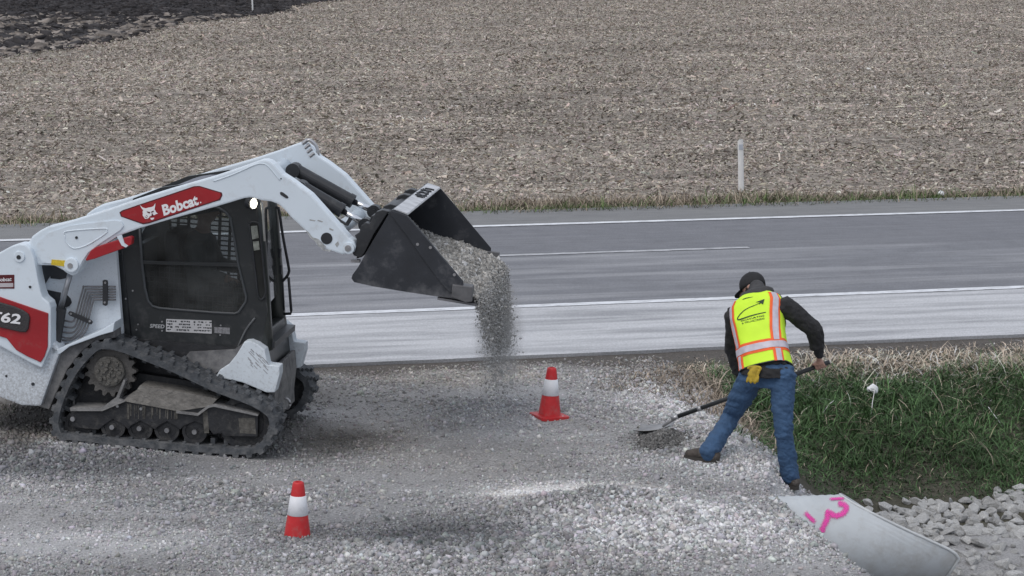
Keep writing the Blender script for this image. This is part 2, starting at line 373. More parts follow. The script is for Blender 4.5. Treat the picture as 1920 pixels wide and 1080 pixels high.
def build_ground():
    xs = np.arange(-7.5, 8.5, .035); ys = np.arange(11.2, 23.6, .035); X, Y = np.meshgrid(xs, ys)
    Z = ground_z(X, Y); col = tone_rgb(X, Y)*.92
    s = soil_mask(X, Y)[..., None]*.9; col = col*(1-s)+np.array([.085, .075, .066])*s
    d = ditch_mask(X, Y)[..., None]; col = col*(1-d)+np.array([.075, .072, .055])*d
    u, wv = uv(X, Y); Z = np.where(wv < -.35, -.12, Z)
    o = grid_mesh('gravel_ground', X, Y, Z, attr_mat('gravel_ground', .95, .35, 55, .5, 120), col.reshape(-1, 3)); tag(o, kind='structure')
    o2 = grid_mesh('terrain', *np.meshgrid(np.linspace(-600, 600, 41), np.linspace(-200, 900, 41)), np.full((41, 41), -1.3), mat('terrain_earth', (.12, .105, .09), .95, var=.3, vs=.3, bump=.3, bs=3)); tag(o2, kind='structure')
    # broken stone lying on the approach, one layer of loose stuff
    n = 560000
    x = rng.uniform(-5.6, 3.4, n); y = rng.uniform(12.9, 21.4, n); u, wv = uv(x, y)
    v, wm = tone(x, y)
    keep = (wv > .12) & (u < EDGE_U+.33-.05*sst(4.4, 5.6, wv)+.5*fbm(x*3, y*3, 40, 2)) & (np.abs(x) < .25*y+.3)
    cz_ = lambda px, py, sx, sy: np.exp(-((x-on_z(px, py).x)/sx)**2-((y-on_z(px, py).y)/sy)**2)
    coarse = cz_(1230, 1000, 1.1, .7) + cz_(1350, 770, .7, 1.8) + .7*cz_(820, 1050, 1.2, .5) + .6*cz_(100, 860, 1.0, .5) + .5*cz_(480, 930, .8, .5)
    dens = .19+1.2*fbm(x*.8, y*1.2, 41, 4) + .8*np.clip(coarse, 0, 1)
    dens = dens*(1-.65*soil_mask(x, y))
    for p, (sx, sy) in ((on_z(1090, 925), (.8, .28)), (on_z(150, 1030), (1.2, .3)), (on_z(880, 830), (.9, .9)), (on_z(900, 890), (.7, .25))):   # packed fines, few loose stones
        dens = dens*(1-.75*np.exp(-((x-p.x)/sx)**2-((y-p.y)/sy)**2))
    keep &= rng.random(n) < np.clip(dens, .06, 1)
    x, y, v, coarse = x[keep], y[keep], v[keep], np.clip(coarse[keep], 0, 1); n = len(x); print('stones', n)
    sz = rng.lognormal(math.log(.0092), .42, n)*(1+.55*coarse); sz = np.clip(sz, .005, .036)
    z = ground_z(x, y)+sz*rng.uniform(-.05, .35, n)
    scl = sz[:, None]*rng.uniform(.65, 1.5, (n, 3)); scl[:, 2] *= .8
    c = tone_rgb(x, y); s = soil_mask(x, y)[:, None]*.5; c = c*(1-s)+np.array([.16, .145, .13])*s
    c = c*np.clip(rng.lognormal(.10, .20+.16*coarse, n), .4, 2.0)[:, None]*(1+rng.normal(0, .03, (n, 3)))
    o = scatter('gravel', STONES, CUBE_F, np.stack([x, y, z], -1), scl, rand_rot(n), attr_mat('crushed_stone', .9, .2, 30), np.clip(c, .03, .75)); tag(o, 'loose crushed grey limestone covering the driveway approach', 'gravel', kind='stuff')
build_ground()

def road_sheet(name, w0, w1, z, m, u0=-60, u1=70, nu=60, th=0.0, wob=0, seed=0):
    """strip along the road from w0 to w1 (w counts towards the camera from the near pavement edge)"""
    bm = bmesh.new(); rows = []
    for i in range(nu+1):
        u = u0+(u1-u0)*i/nu
        a = wob*float(fbm(np.array([u*2.3]), np.array([seed]), seed, 4)[0]); b = wob*float(fbm(np.array([u*2.9+9]), np.array([seed]), seed+5, 4)[0])
        ps = [(u, w0+a, z), (u, w1+b, z)]
        if th: ps = [(u, w0+a-.02, z-th)]+ps
        rows.append([bm.verts.new((p[0], -p[1], p[2])) for p in ps])
    for i in range(nu):
        for k in range(len(rows[0])-1): bm.faces.new((rows[i][k], rows[i+1][k], rows[i+1][k+1], rows[i][k+1]))
    o = obj(name, bm, m); o.location = RV*E0.dot(RV); o.rotation_euler = (0, 0, YAW); tag(o, kind='structure')
    return o
def road_mat(name, col, dust, amt, streak=(.35, 9, 1), pos=(.4, .75), rot=R(2)):
    m = mat(name, col, .85, var=.1, vs=3, bump=.25, bs=160); t = m.node_tree; b = t.nodes['Principled BSDF']
    base = b.inputs['Base Color'].links[0].from_socket
    tc = t.nodes.new('ShaderNodeTexCoord'); mp = t.nodes.new('ShaderNodeMapping'); mp.inputs['Scale'].default_value = streak; mp.inputs['Rotation'].default_value = (0, 0, rot)
    t.links.new(tc.outputs['Object'], mp.inputs[0]); n = t.nodes.new('ShaderNodeTexNoise'); n.inputs['Scale'].default_value = 1.0; n.inputs['Detail'].default_value = 7; n.inputs['Roughness'].default_value = .62; n.inputs['Distortion'].default_value = .5
    t.links.new(mp.outputs[0], n.inputs['Vector'])
    r = t.nodes.new('ShaderNodeValToRGB'); r.color_ramp.elements[0].position = pos[0]; r.color_ramp.elements[1].position = pos[1]
    r.color_ramp.elements[1].color = (amt, amt, amt, 1); t.links.new(n.outputs['Fac'], r.inputs[0])
    x = t.nodes.new('ShaderNodeMix'); x.data_type = 'RGBA'; t.links.new(r.outputs[0], x.inputs[0]); t.links.new(base, x.inputs[6]); x.inputs[7].default_value = (*dust, 1)
    # fine aggregate speckle
    g = t.nodes.new('ShaderNodeTexNoise'); g.inputs['Scale'].default_value = 55; g.inputs['Detail'].default_value = 3; t.links.new(tc.outputs['Object'], g.inputs['Vector'])
    mr = t.nodes.new('ShaderNodeMapRange'); mr.inputs[1].default_value = .3; mr.inputs[2].default_value = .7; mr.inputs[3].default_value = .8; mr.inputs[4].default_value = 1.2; t.links.new(g.outputs['Fac'], mr.inputs[0])
    y = t.nodes.new('ShaderNodeMix'); y.data_type = 'RGBA'; y.blend_type = 'MULTIPLY'; y.inputs[0].default_value = 1
    t.links.new(x.outputs[2], y.inputs[6]); t.links.new(mr.outputs[0], y.inputs[7]); t.links.new(y.outputs[2], b.inputs['Base Color'])
    return m
def w_of(px, py): return uv(*on_z(px, py, ROAD_Z).xy)[1]
W_NEAR, W_C, W_FAR, W_END = w_of(1232, 565), w_of(1232, 470), w_of(1232, 415), w_of(1232, 388)
ASPH = road_mat('asphalt', (.148, .152, .168), (.20, .204, .218), .7)
LANE = road_mat('dusty_near_lane', (.165, .170, .186), (.31, .315, .33), .95, (.20, 2.4, 1), (.44, .72), R(4))
SHLD = road_mat('dust_covered_shoulder', (.29, .297, .312), (.50, .508, .525), .95, (.36, 3.4, 1), (.34, .58), R(5))
road_sheet('road', W_C+.1, W_END-.12, ROAD_Z, ASPH)
road_sheet('near_lane', W_NEAR, W_C+.1, ROAD_Z, LANE)
road_sheet('road_shoulder', 0.0, W_NEAR, ROAD_Z, SHLD, nu=260, th=.07, wob=.09, seed=2)
road_sheet('far_shoulder', W_FAR-.05, W_END-.1, ROAD_Z+.004, road_mat('far_shoulder_asphalt', (.165, .167, .17), (.24, .24, .235), .7), nu=200, wob=.08, seed=4)
def line_mat(name, keep, col=(.62, .64, .66)):
    m = mat(name, col, .7, var=.08, vs=8, bump=.1, bs=120); t = m.node_tree; b = t.nodes['Principled BSDF']
    base = b.inputs['Base Color'].links[0].from_socket; tc = t.nodes.new('ShaderNodeTexCoord')
    mp = t.nodes.new('ShaderNodeMapping'); mp.inputs['Scale'].default_value = (2.5, 14, 1); t.links.new(tc.outputs['Object'], mp.inputs[0])
    n = t.nodes.new('ShaderNodeTexNoise'); n.inputs['Scale'].default_value = 2; n.inputs['Detail'].default_value = 8; n.inputs['Roughness'].default_value = .7; t.links.new(mp.outputs[0], n.inputs['Vector'])
    r = t.nodes.new('ShaderNodeValToRGB'); r.color_ramp.elements[0].position = keep; r.color_ramp.elements[1].position = keep+.12; t.links.new(n.outputs['Fac'], r.inputs[0])
    x = t.nodes.new('ShaderNodeMix'); x.data_type = 'RGBA'; t.links.new(r.outputs[0], x.inputs[0]); t.links.new(base, x.inputs[7]); x.inputs[6].default_value = (.24, .245, .255, 1)
    t.links.new(x.outputs[2], b.inputs['Base Color']); return m
LINE = line_mat('white_road_paint', .36, (.68, .70, .73)); LINE2 = line_mat('worn_road_paint', .42, (.5, .51, .53))
road_sheet('road_marking', W_NEAR+.09, W_NEAR-.09, ROAD_Z+.006, LINE, nu=260, wob=.015, seed=6)
road_sheet('road_marking', W_FAR+.09, W_FAR-.09, ROAD_Z+.009, LINE, nu=260, wob=.015, seed=7)
uc = lambda px, py: uv(*on_z(px, py, ROAD_Z).xy)[0]
road_sheet('road_marking', W_C+.065, W_C-.065, ROAD_Z+.006, LINE2, uc(700, 484), uc(1405, 465), 60, wob=.015, seed=8)
road_sheet('road_marking', W_C+.065, W_C-.065, ROAD_Z+.006, LINE2, uc(700, 484)-12.2, uc(700, 484)-9.1, 30, wob=.015, seed=8)
road_sheet('road_marking', W_C+.065, W_C-.065, ROAD_Z+.006, LINE2, uc(1405, 465)+9.1, uc(1405, 465)+12.2, 30, wob=.015, seed=8)

def build_field():
    def fz(x, y):
        u, wv = uv(x, y); d = W_END-wv                   # metres beyond the pavement
        return .0 + .12*fbm(x*.12, y*.12, 51, 3)*sst(2, 8, d) + .05*fbm(x*.9, y*2.2, 52, 3)*sst(.6, 2, d) - .04
    # sheet: near part fine, far part coarse, in road-aligned strips that grow with distance
    d = np.concatenate([np.linspace(-.6, 12, 100), 12+(np.linspace(0, 1, 160)**1.7)*360]); u = np.linspace(-150, 190, 500)
    U, D = np.meshgrid(u, d); b = E0.dot(RV)
    X = RU.x*U+RV.x*(b-(W_END-D)); Y = RU.y*U+RV.y*(b-(W_END-D)); Z = fz(X, Y)
    n = fbm(X*.5, Y*.5, 55, 4)[..., None]
    col = np.array([.27, .24, .208])*(1+.4*n+.6*fbm(U*.22, D*1.1, 65, 4)[..., None]+(.18*np.sin(D*8.3+2.5*fbm(U*.2, D*.3, 66, 2))*(1-sst(20, 60, D)))[..., None])
    # dark tilled soil at the far left, its edge slanting away; ridges of turned earth along it
    e1, e2 = on_z(0, 104), on_z(640, 0); ed = (e2-e1).normalized(); en = Vector((-ed.y, ed.x, 0))
    def dark(x, y):
        dist = (x-e1.x)*en.x+(y-e1.y)*en.y; along = (x-e1.x)*ed.x+(y-e1.y)*ed.y
        return dist + 1.2*fbm(x*.35, y*.35, 57, 3) + .8*np.sin(along*.15), along
    dk, al = dark(X, Y); far = sst(120, 138, Y)
    m = sst(-.4, .4, dk)[..., None]
    soil = np.array([.052, .048, .048])*(1+.7*fbm(X*.8, Y*.3, 58, 3)[..., None])
    rid = (.5+.5*np.sin(dk*1.7+1.3*fbm(al*.15, dk*.4, 67, 2)))[..., None]
    chaff = np.array([.20, .178, .158])
    soil = soil*(1-.5*rid*(1-far[..., None])) + chaff*.5*rid*(1-far[..., None]); soil = soil*(1-far[..., None])+np.array([.036, .036, .041])*far[..., None]
    col = col*(1-m)+soil*m
    Z = Z + .10*m[..., 0]*(rid[..., 0]-.4)*(1-far)
    o = grid_mesh('field', X, Y, Z, attr_mat('stubble_field', .95, .45, 3.2, .8, 5), np.clip(col, .01, .6).reshape(-1, 3)); tag(o, kind='structure')
    # crop residue: bent dry leaves and stalk pieces, thinning with distance
    pv = []
    for k in range(10):
        c = rng.uniform(-.5, .5); a = []
        for s in (-.5, 0, .5):
            for q in (-.5, .5): a.append((s, q*(1-.4*abs(s)), c*(s*s-.12)*1.3 + rng.uniform(-.1, .1)))
        pv.append(a)
    pv = np.array(pv); pf = np.array([[0, 2, 3, 1], [2, 4, 5, 3]])
    n = 620000
    Yd = 31.5*np.exp(rng.random(n)**.92*math.log(172/31.5)); xx = rng.uniform(-1, 1, n)*(.262*Yd+1.5)
    u, wv = uv(xx, Yd); dd = W_END-wv; dk, al = dark(xx, Yd)
    k = (dd > .55+.5*rng.random(n)) & (rng.random(n) < np.where(dk > .2, np.where(Yd > 118, .0, .035), 1))
    clump = .6*fbm(xx*.7, Yd*.35, 61, 3)+.8*fbm(u*.22, dd*1.1, 65, 4); k &= rng.random(n) < .75+1.3*clump
    xx, Yd, dd, u = xx[k], Yd[k], dd[k], u[k]; n = len(xx); print('flakes', n)
    lod = np.clip((Yd/36)**.55, 1, 2.4)
    L = rng.lognormal(math.log(.054), .48, n)*lod; W = np.clip(L*rng.uniform(.14, .34, n), .010, .06)
    tilt = rng.normal(0, .3, n); z = fz(xx, Yd)+.02+.02*lod
    c = np.array([.385, .342, .296])*np.clip(rng.lognormal(-.05, .27, n), .45, 1.6)[:, None]*(1+.5*fbm(xx*.25, Yd*.15, 63, 3)+.75*fbm(u*.22, dd*1.1, 65, 4)+.22*np.sin(dd*8.3+2.5*fbm(u*.2, dd*.3, 66, 2))*(1-sst(20, 60, dd)))[:, None]
    c = c*(1+rng.normal(0, .04, (n, 3))); dkf = rng.random(n) < .13; c[dkf] *= .5
    o = scatter('crop_residue', pv, pf, np.stack([xx, Yd, z], -1), np.stack([L, W, L], -1), yaw_tilt(rng.uniform(0, 6.28, n), tilt, rng.normal(0, .5, n)), attr_mat('dry_residue', .9, .15, 9), np.clip(c, .02, .68))
    tag(o, 'pale broken crop residue littering the harvested field', 'crop residue', kind='stuff')
    # turned clods over the tilled soil, paler where chaff is mixed into the ridges
    n = 46000; y = 80*np.exp(rng.random(n)*math.log(168/80)); x = rng.uniform(-.27, .02, n)*y; dk, al = dark(x, y)
    k = dk > -.5+rng.random(n)*.8; x, y, dk, al = x[k], y[k], dk[k], al[k]; n = len(x)
    ridge = .5+.5*np.sin(dk*1.7+1.3*fbm(al*.15, dk*.4, 67, 2)); far = sst(118, 134, y)
    sz = rng.lognormal(math.log(.13), .4, n); pale = rng.random(n) < .75*ridge*(1-far)
    c = np.where(pale[:, None], np.array([.21, .185, .165]), np.array([.040, .037, .038]))*np.clip(rng.lognormal(0, .3, n), .4, 2)[:, None]
    o = scatter('soil_clods', STONES, CUBE_F, np.stack([x, y, fz(x, y)+.06*ridge], -1), sz[:, None]*np.array([1.6, 1.6, .6])*rng.uniform(.6, 1.3, (n, 3)), yaw_tilt(rng.uniform(0, 6.28, n), rng.normal(0, .2, n), rng.normal(0, .2, n)), attr_mat('soil_clod', .95, .2, 5), np.clip(c, .015, .4)); tag(o, 'dark turned clods of the tilled soil beyond the stubble', 'soil', kind='stuff')
    return fz
fz = build_field()

# ------------------------------------------------------------------ grass: blades in one object per kind of sward
def blade_protos(k=10, bend=.6):
    out = []
    for _ in range(k):
        b = bend*rng.uniform(.3, 1.5); tw = rng.uniform(-.5, .5); a = []
        for i, s in enumerate((0, .35, .7, 1.0)):
            ww = (1, .9, .6, .08)[i]*.5; x = b*s*s*.9; y = tw*s*s*.3
            for q in (-1, 1): a.append((x, y+q*ww*.0+0, s*(1-.25*b*s)) if False else (x, q*ww, s*(1-.25*b*s)))
        out.append(a)
    return np.array(out)
BF = np.array([[0, 1, 3, 2], [2, 3, 5, 4], [4, 5, 7, 6]])
def grass(name, x, y, z, h, wd, cols, m, lean=.35, bend=.7):
    n = len(x); print(name, n)
    rot = yaw_tilt(rng.uniform(0, 6.28, n), np.abs(rng.normal(0, lean, n)), np.zeros(n))
    return scatter(name, blade_protos(12, bend), BF, np.stack([x, y, z], -1), np.stack([h, wd, h], -1), rot, m, cols)
GR = attr_mat('grass_blades', .75, .15, 5, spec=.25)
def build_grass():
    # ditch bank: green below, dry tan towards the pavement and at the edges
    n = 210000; x = rng.uniform(.5, 7.2, n); y = rng.uniform(15.0, 22.6, n); u, wv = uv(x, y)
    nn_ = fbm(x*.9, y*.9, 71, 3); n2 = fbm(x*3, y*3, 73, 2)
    lim = EDGE_U - .05 + .5*n2 - .75*sst(2.6, 1.2, wv)          # dead grass reaches further over the gravel near the road
    rk = uv(*gp(1760, 938).xy)[1]; print('rock line w', rk)
    k = (wv > .22) & (wv < rk+.02+.5*n2) & (u > lim) & (np.abs(x) < .27*y+.6) & (rng.random(n) < .72+1.2*nn_ - .45*sst(1.1, .3, wv))
    x, y, u, wv, nn_ = x[k], y[k], u[k], wv[k], nn_[k]; n = len(x)
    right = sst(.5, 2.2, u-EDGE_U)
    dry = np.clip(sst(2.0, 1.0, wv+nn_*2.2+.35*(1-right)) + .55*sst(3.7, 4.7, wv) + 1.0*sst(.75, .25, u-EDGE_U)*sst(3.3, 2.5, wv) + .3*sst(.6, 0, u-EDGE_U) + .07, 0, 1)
    isd = rng.random(n) < dry
    g = np.array([.068, .125, .050])*np.clip(rng.lognormal(0, .38, n), .35, 2.6)[:, None]*(1+1.3*fbm(x*.8, y*.8, 75, 3))[:, None]
    t = np.array([.60, .50, .40])*np.clip(rng.lognormal(-.1, .42, n), .2, 1.9)[:, None]
    c = np.where(isd[:, None], t, g); pale = rng.random(n) < .012; c[pale] = np.array([.36, .34, .22])
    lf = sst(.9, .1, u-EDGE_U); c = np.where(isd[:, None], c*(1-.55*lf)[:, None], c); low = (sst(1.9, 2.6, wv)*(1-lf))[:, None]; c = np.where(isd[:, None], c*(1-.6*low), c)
    h = rng.lognormal(math.log(.095), .42, n)*np.clip(1+1.5*fbm(x*1.3, y*1.3, 76, 3), .5, 1.8)*(1+.9*nn_)*(1+.25*right)*(.36+.64*sst(.3, 1.7, wv)); h *= (.35+.65*sst(-.9, .3, u-EDGE_U))*(1-.6*sst(rk-.7, rk, wv))
    for nm, sel, lab, cat in (('green_grass', ~isd, 'green grass growing down the ditch bank', 'grass'), ('dead_grass', isd, 'dry tan dead grass matted along the road shoulder', 'dry grass')):
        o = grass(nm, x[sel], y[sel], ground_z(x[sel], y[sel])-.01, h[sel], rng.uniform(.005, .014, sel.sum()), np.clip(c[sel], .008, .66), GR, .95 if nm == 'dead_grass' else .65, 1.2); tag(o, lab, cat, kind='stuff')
    # verge beyond the road
    n = 120000; u = rng.uniform(-12, 19, n); d = rng.uniform(-.3, 1.9, n)
    p = from_uw(0, 0); b = E0.dot(RV); x = RU.x*u+RV.x*(b-(W_END-d)); y = RU.y*u+RV.y*(b-(W_END-d))
    nz = fbm(u*.35, d*0+3, 81, 3); k = (d < 1.05+1.3*nz+.25*rng.random(n)) & (rng.random(n) < .8+1.2*fbm(u*1.2, d*2, 82, 3)) & (np.abs(x) < .262*y+.8)
    x, y, u, d = x[k], y[k], u[k], d[k]; n = len(x); isd = rng.random(n) < .34+1.7*fbm(u*.35, d, 83, 3)+.35*sst(.3, 1.0, d)
    g = np.array([.085, .125, .045])*np.clip(rng.lognormal(0, .35, n), .4, 2.2)[:, None]; t = np.array([.27, .225, .175])*np.clip(rng.lognormal(0, .35, n), .4, 1.8)[:, None]
    c = np.where(isd[:, None], t, g); h = rng.lognormal(math.log(.14), .4, n)*(.6+1.1*np.clip(nz[k]+.3, 0, 1))
    o = grass('verge_grass', x, y, fz(x, y)-.0, h, rng.uniform(.010, .018, n), c, GR, .4, .8); tag(o, 'green and brown weedy grass verge between the far shoulder and the field', 'grass', kind='stuff')
build_grass()
# ------------------------------------------------------------------ compact track loader (all in its own frame: x forward, y away, z up)
loader = empty('compact_track_loader', mat=LM)
tag(loader, 'white compact track loader with red decal tipping gravel from its raised black bucket', 'loader')
def P(name, bm, m, parent=loader, smooth=False): return obj(name, bm, m, parent, smooth)
def pane(bm, loop, y): bm.faces.new([bm.verts.new((p[0], y, p[1])) for p in loop])
def sides(pts, y): return LPs(pts, y)
YA0, YA1 = -.80, -.66                # near arm, outer and inner face
ARM = [(59,444),(74,433),(89,425),(130,415),(207,391),(252,375),(320,354),(400,331),(448,315),(489,300),(498,299.5),(506,302),(514,308),(530,327),(549,339),(583,365),(626,413),(655,446),(664,453),(667.5,463),(664,473),(653,477),(641,477),(617,469),(593,460),(590,452),(573,433),(544,406),(534,394),(522,383),(508,378),(491,376),(470,370),(457,372),(400,389),(320,411),(262,428),(221,443),(169,477),(157,492),(145,513),(136,518),(126,513),(118,507),(101,498),(67,497),(48,480)]
A = sides(ARM, YA0)
def arm(s):
    bm = bmesh.new(); prism(bm, A, s*YA0, s*YA1); bevel(bm, .014, 2, 20)
    return P('lift_arm', bm, WHITE, smooth=False)
arm_near = arm(1); arm_far = arm(-1)
def on_arm(name, pts, m, th=.004, y=YA0, parent=arm_near, holes=()):
    bm = bmesh.new(); prism(bm, sides(pts, y), y+.002, y-th, [sides(h, y) for h in holes]); return P(name, bm, m, parent)
# raised pressed ribs and welded-on plates of the arm
on_arm('stiffener_plate', [(131,423),(160,419),(216,413),(228,415),(232,423),(226,431),(190,455),(166,473),(155,489),(146,508),(136,513),(124,507),(104,494),(80,492),(72,478),(68,458),(90,437)], WHITE, .012)
def loop_px(c, r, n=20, y=YA0):
    x, z = LP(*c, y); return [(x+r*math.cos(2*math.pi*i/n), z+r*math.sin(2*math.pi*i/n)) for i in range(n)]
bm = bmesh.new()
for pts in ([(122,440),(128,433),(195,428),(201,432),(198,438),(168,457),(146,465),(134,463),(124,452)],):
    q = [(x, YA0-.012, z) for x, z in sides(pts, YA0)]; tube(bm, smooth_path(q+[q[0]], 4), .006, 6)
q = [(x, YA0-.001, z) for x, z in sides([(400,340),(437,327),(478,309),(494,307),(503,312),(512,322),(525,338)], YA0)]; tube(bm, smooth_path(q, 5), .005, 6)
P('pressed_rib', bm, WHITE, arm_near, True)
on_arm('decal_border', [(224,398),(230,394),(364,349),(374,348.5),(416,361),(417,366),(413,375),(400,379),(279,419),(268,420.5),(227,406)], REDDARK, .003)
on_arm('brand_decal', [(227,399),(232,395.5),(365,351),(374,350.5),(413,362),(414.5,366),(411,373),(400,377),(279,416.5),(268,418),(229,405)], RED, .005)
def lettering(name, body, p0, p1, hpx, y, m, parent, slant=0.0, bold=.03, th=.003, off=0.0, upv=None):
    """write body from p0 to p1 (baseline, photo coordinates) with capitals hpx tall on plane y"""
    me = text_verts(body, bold); xs = [v.co.x for v in me.vertices]; x0, x1 = min(xs), max(xs)
    d = (Vector(p1)-Vector(p0)); n = Vector((d.y, -d.x)).normalized() if upv is None else Vector(upv).normalized()
    for v in me.vertices:
        s = (v.co.x-x0)/(x1-x0); h = v.co.y/.72*hpx
        q = Vector(p0)+d*s+n*h+d.normalized()*h*slant
        x, z = LP(q.x, q.y, y); v.co = (x, y-off, z)
    me.update(); o = link(name, me, m, parent); return o
lettering('brand_lettering', 'Bobcat', (307.5,403.5), (373.5,382.5), 19.5, YA0, DECALW, arm_near, 0, .04, off=.0075, upv=(-.22, -1))
on_arm('decal_dot', [(375,379),(377,378),(378,380),(376,381)], DECALW, .007)
K = lambda pts: [(220+a*.1094, 340+b*.1094) for a, b in pts]
on_arm('cat_emblem', K([(390,405),(440,448),(490,462),(530,450),(585,440),(622,425),(655,372),(652,425),(640,480),(655,500),(668,530),(700,550),(660,562),(640,578),(600,570),(585,590),(560,595),(548,620),(520,640),(478,640),(452,602),(438,580),(442,545),(436,520),(448,495),(420,460)]), DECALW, .0075)
for nm, pts in (('emblem_eye', [(505,512),(545,520),(566,522),(560,548),(530,540)]), ('emblem_eye', [(580,520),(625,500),(630,515),(605,530),(585,535)]), ('emblem_nose', [(594,548),(612,552),(616,585),(604,600),(592,580)]), ('emblem_whisker', [(500,575),(530,600),(528,606),(498,583)]), ('emblem_whisker', [(478,600),(520,622),(518,628),(476,608)])):
    on_arm(nm, K(pts), REDDARK, .010)
on_arm('emblem_chin', K([(568,625),(635,620),(632,640),(605,660),(580,655)]), DECALW, .0075)
bm = bmesh.new()
prism(bm, loop_px((136,496), .058), YA0-.004, YA0-.04); bevel(bm, .008)
P('pivot_boss', bm, WHITE, arm_near)
bm = bmesh.new(); prism(bm, loop_px((134.5,497), .022), YA0-.038, YA0-.046); P('pivot_pin', bm, STEEL, arm_near)
on_arm('warning_sticker', [(98,486),(123,488),(122,499),(97,496)], YELLOWST, .018)
bm = bmesh.new(); prism(bm, loop_px((144.5,445), .011, 12), YA0-.002, YA0-.019); prism(bm, loop_px((527,335), .006, 10), YA0-.0, YA0-.003); P('bolt_hole', bm, BLACK, arm_near)
bm = bmesh.new(); prism(bm, loop_px((654,465), .047, 24), YA0+.01, YA0-.02); bevel(bm, .006); P('pivot_boss', bm, WHITE, arm_near)
bm = bmesh.new(); prism(bm, loop_px((653.5,465), .026, 20), YA0-.018, YA0-.026); prism(bm, loop_px((653.5,465), .012, 6), YA0-.026, YA0-.034); P('pivot_pin', bm, STEEL, arm_near)
bm = bmesh.new(); prism(bm, loop_px((612.5,447), .046, 22), YA0+.01, YA0-.004); P('cross_tube_hole', bm, BLACK, arm_near)
on_arm('slot_hole', [(525,361),(527,359.5),(531,361),(539,367),(541,370),(539,372),(535,371),(526,365)], BLACK, .004)
bm = bmesh.new()
for x in (.0,):
    c = LP(612, 447, YA0); cyl(bm, (c[0], -YA1, c[1]), (c[0], YA1, c[1]), .058, n=20)
c = LP(462, 345, YA0); cyl(bm, (c[0], -YA1, c[1]), (c[0], YA1, c[1]), .055, n=20)
c = LP(100, 450, YA0); cyl(bm, (c[0], -YA1, c[1]), (c[0], YA1, c[1]), .07, n=20)
P('cross_tube', bm, WHITE, smooth=True)
# plumbing block on the far arm's knee
fk = sides([(560,275),(600,300)], -YA0); bm = bmesh.new()
x0, z0 = fk[0]; bx(bm, (x0+.05, -YA0-.07, z0-.02), (.10, .12, .10), Euler((0, .6, 0)).to_matrix()); bevel(bm, .008)
for i in range(4): cyl(bm, (x0+.06+.022*i, -YA0-.13, z0+.04-.035*i), (x0+.10+.022*i, -YA0-.13, z0+.075-.035*i), .017, n=12)
q = [(x0+.06, -YA0-.1, z0+.05), (x0+.11, -YA0-.1, z0+.075), (x0+.17, -YA0-.1, z0+.03), (x0+.19, -YA0-.1, z0-.05), (x0+.15, -YA0-.1, z0-.09)]
tube(bm, smooth_path(q, 4), .014, 8); P('coupler_block', bm, STEEL)
# red lift-arm lock under the near arm
bm = bmesh.new(); prism(bm, sides([(169,472),(172,468),(182,462),(243,443),(248,446),(247,458),(236,464),(178,485),(170,487),(162,489),(161,486)], -.83), -.84, -.765); bevel(bm, .012); lock = P('lift_arm_lock', bm, RED)
bm = bmesh.new(); prism(bm, sides([(219,443),(228,440),(233,456),(240,461),(236,464),(228,460)], -.85), -.852, -.84); P('strap', bm, WHITE, lock)

WORN = mat('worn_paint', (.36, .37, .37), .7, var=.35, vs=30)
for pts in ([(573,431),(579,436),(586,445),(597,448),(604,455),(612,463),(606,466),(597,462),(590,452),(582,446)], [(600,464),(612,468),(622,468),(618,472),(606,470)], [(628,458),(634,452),(636,458),(632,464)], [(618,427),(626,431),(624,433),(617,430)], [(596,412),(606,415),(604,417),(595,414)], [(581,411),(592,413),(590,415),(580,413)]):
    on_arm('worn_paint', pts, WORN, .0015)
# rear upright (pod), red panel, lower body
for s in (1, -1):
    bm = bmesh.new()
    prism(bm, sides([(-90,520),(-60,498),(0,473),(20,462),(36,457),(48,459),(57,467),(64,485),(70,520),(76,547),(80,558),(92,568),(95,578),(95,650),(78,690),(60,682),(-90,600)], -.86), s*-.86, s*-.70); bevel(bm, .012, 2, 20)
    pod = P('rear_upright', bm, WHITE)
    if s == 1: pod_near = pod
bm = bmesh.new(); prism(bm, loop_px((36.5,481), .045, 22, -.86), -.858, -.872); bevel(bm, .005); P('pivot_boss', bm, WHITE, pod_near)
bm = bmesh.new(); prism(bm, loop_px((36,482), .018, 16, -.86), -.87, -.875); prism(bm, loop_px((56.5,538), .011, 12, -.86), -.858, -.864); P('bolt_hole', bm, BLACK, pod_near)
def flat(name, pts, y, th, m, parent, bev=0):
    bm = bmesh.new(); prism(bm, sides(pts, y), y+.002, y-th)
    if bev: bevel(bm, bev)
    return P(name, bm, m, parent)
flat('dealer_sticker', [(-30,516),(27,515),(27,541),(-30,541)], -.86, .003, REDDARK, pod_near)
flat('dealer_sticker', [(-30,531),(25,530.5),(25,538),(-30,539)], -.86, .004, mat('pale_sticker', (.45, .42, .44), .5), pod_near)
lettering('dealer_lettering', 'Bobcat', (-4,527.5), (22,526.5), 7, -.86, DECALW, pod_near, .1, .02, off=.005)
panel = flat('red_side_panel', [(-90,520),(0,556),(91,587),(90,650),(84,668),(77,679),(52,668),(31,656),(22,645),(13,634),(0,630),(-90,615)], -.86, .012, RED, pod_near, .006)
bm = bmesh.new(); prism(bm, sides([(-90,545),(0,566),(28,574),(44,581),(54,588),(57,596),(54,616),(50,622),(40,622),(0,613),(-90,595)], -.872), -.868, -.892); bevel(bm, .010, 3)
vent = P('black_vent', bm, mat('vent_plastic', (.035, .033, .035), .5, bump=.4, bs=90), pod_near)
lettering('model_number', 'T62', (-23,600), (38,607), 18, -.892, DECALW, pod_near, .12, .03, off=.006)
bm = bmesh.new(); prism(bm, sides([(-90,600),(0,622),(14,636),(30,660),(78,684),(98,640),(108,651),(112,660),(76,762),(40,760),(0,745),(-90,735)], -.80), -.80, -.45); bevel(bm, .015); P('tail_body', bm, WHITE_DIRTY)
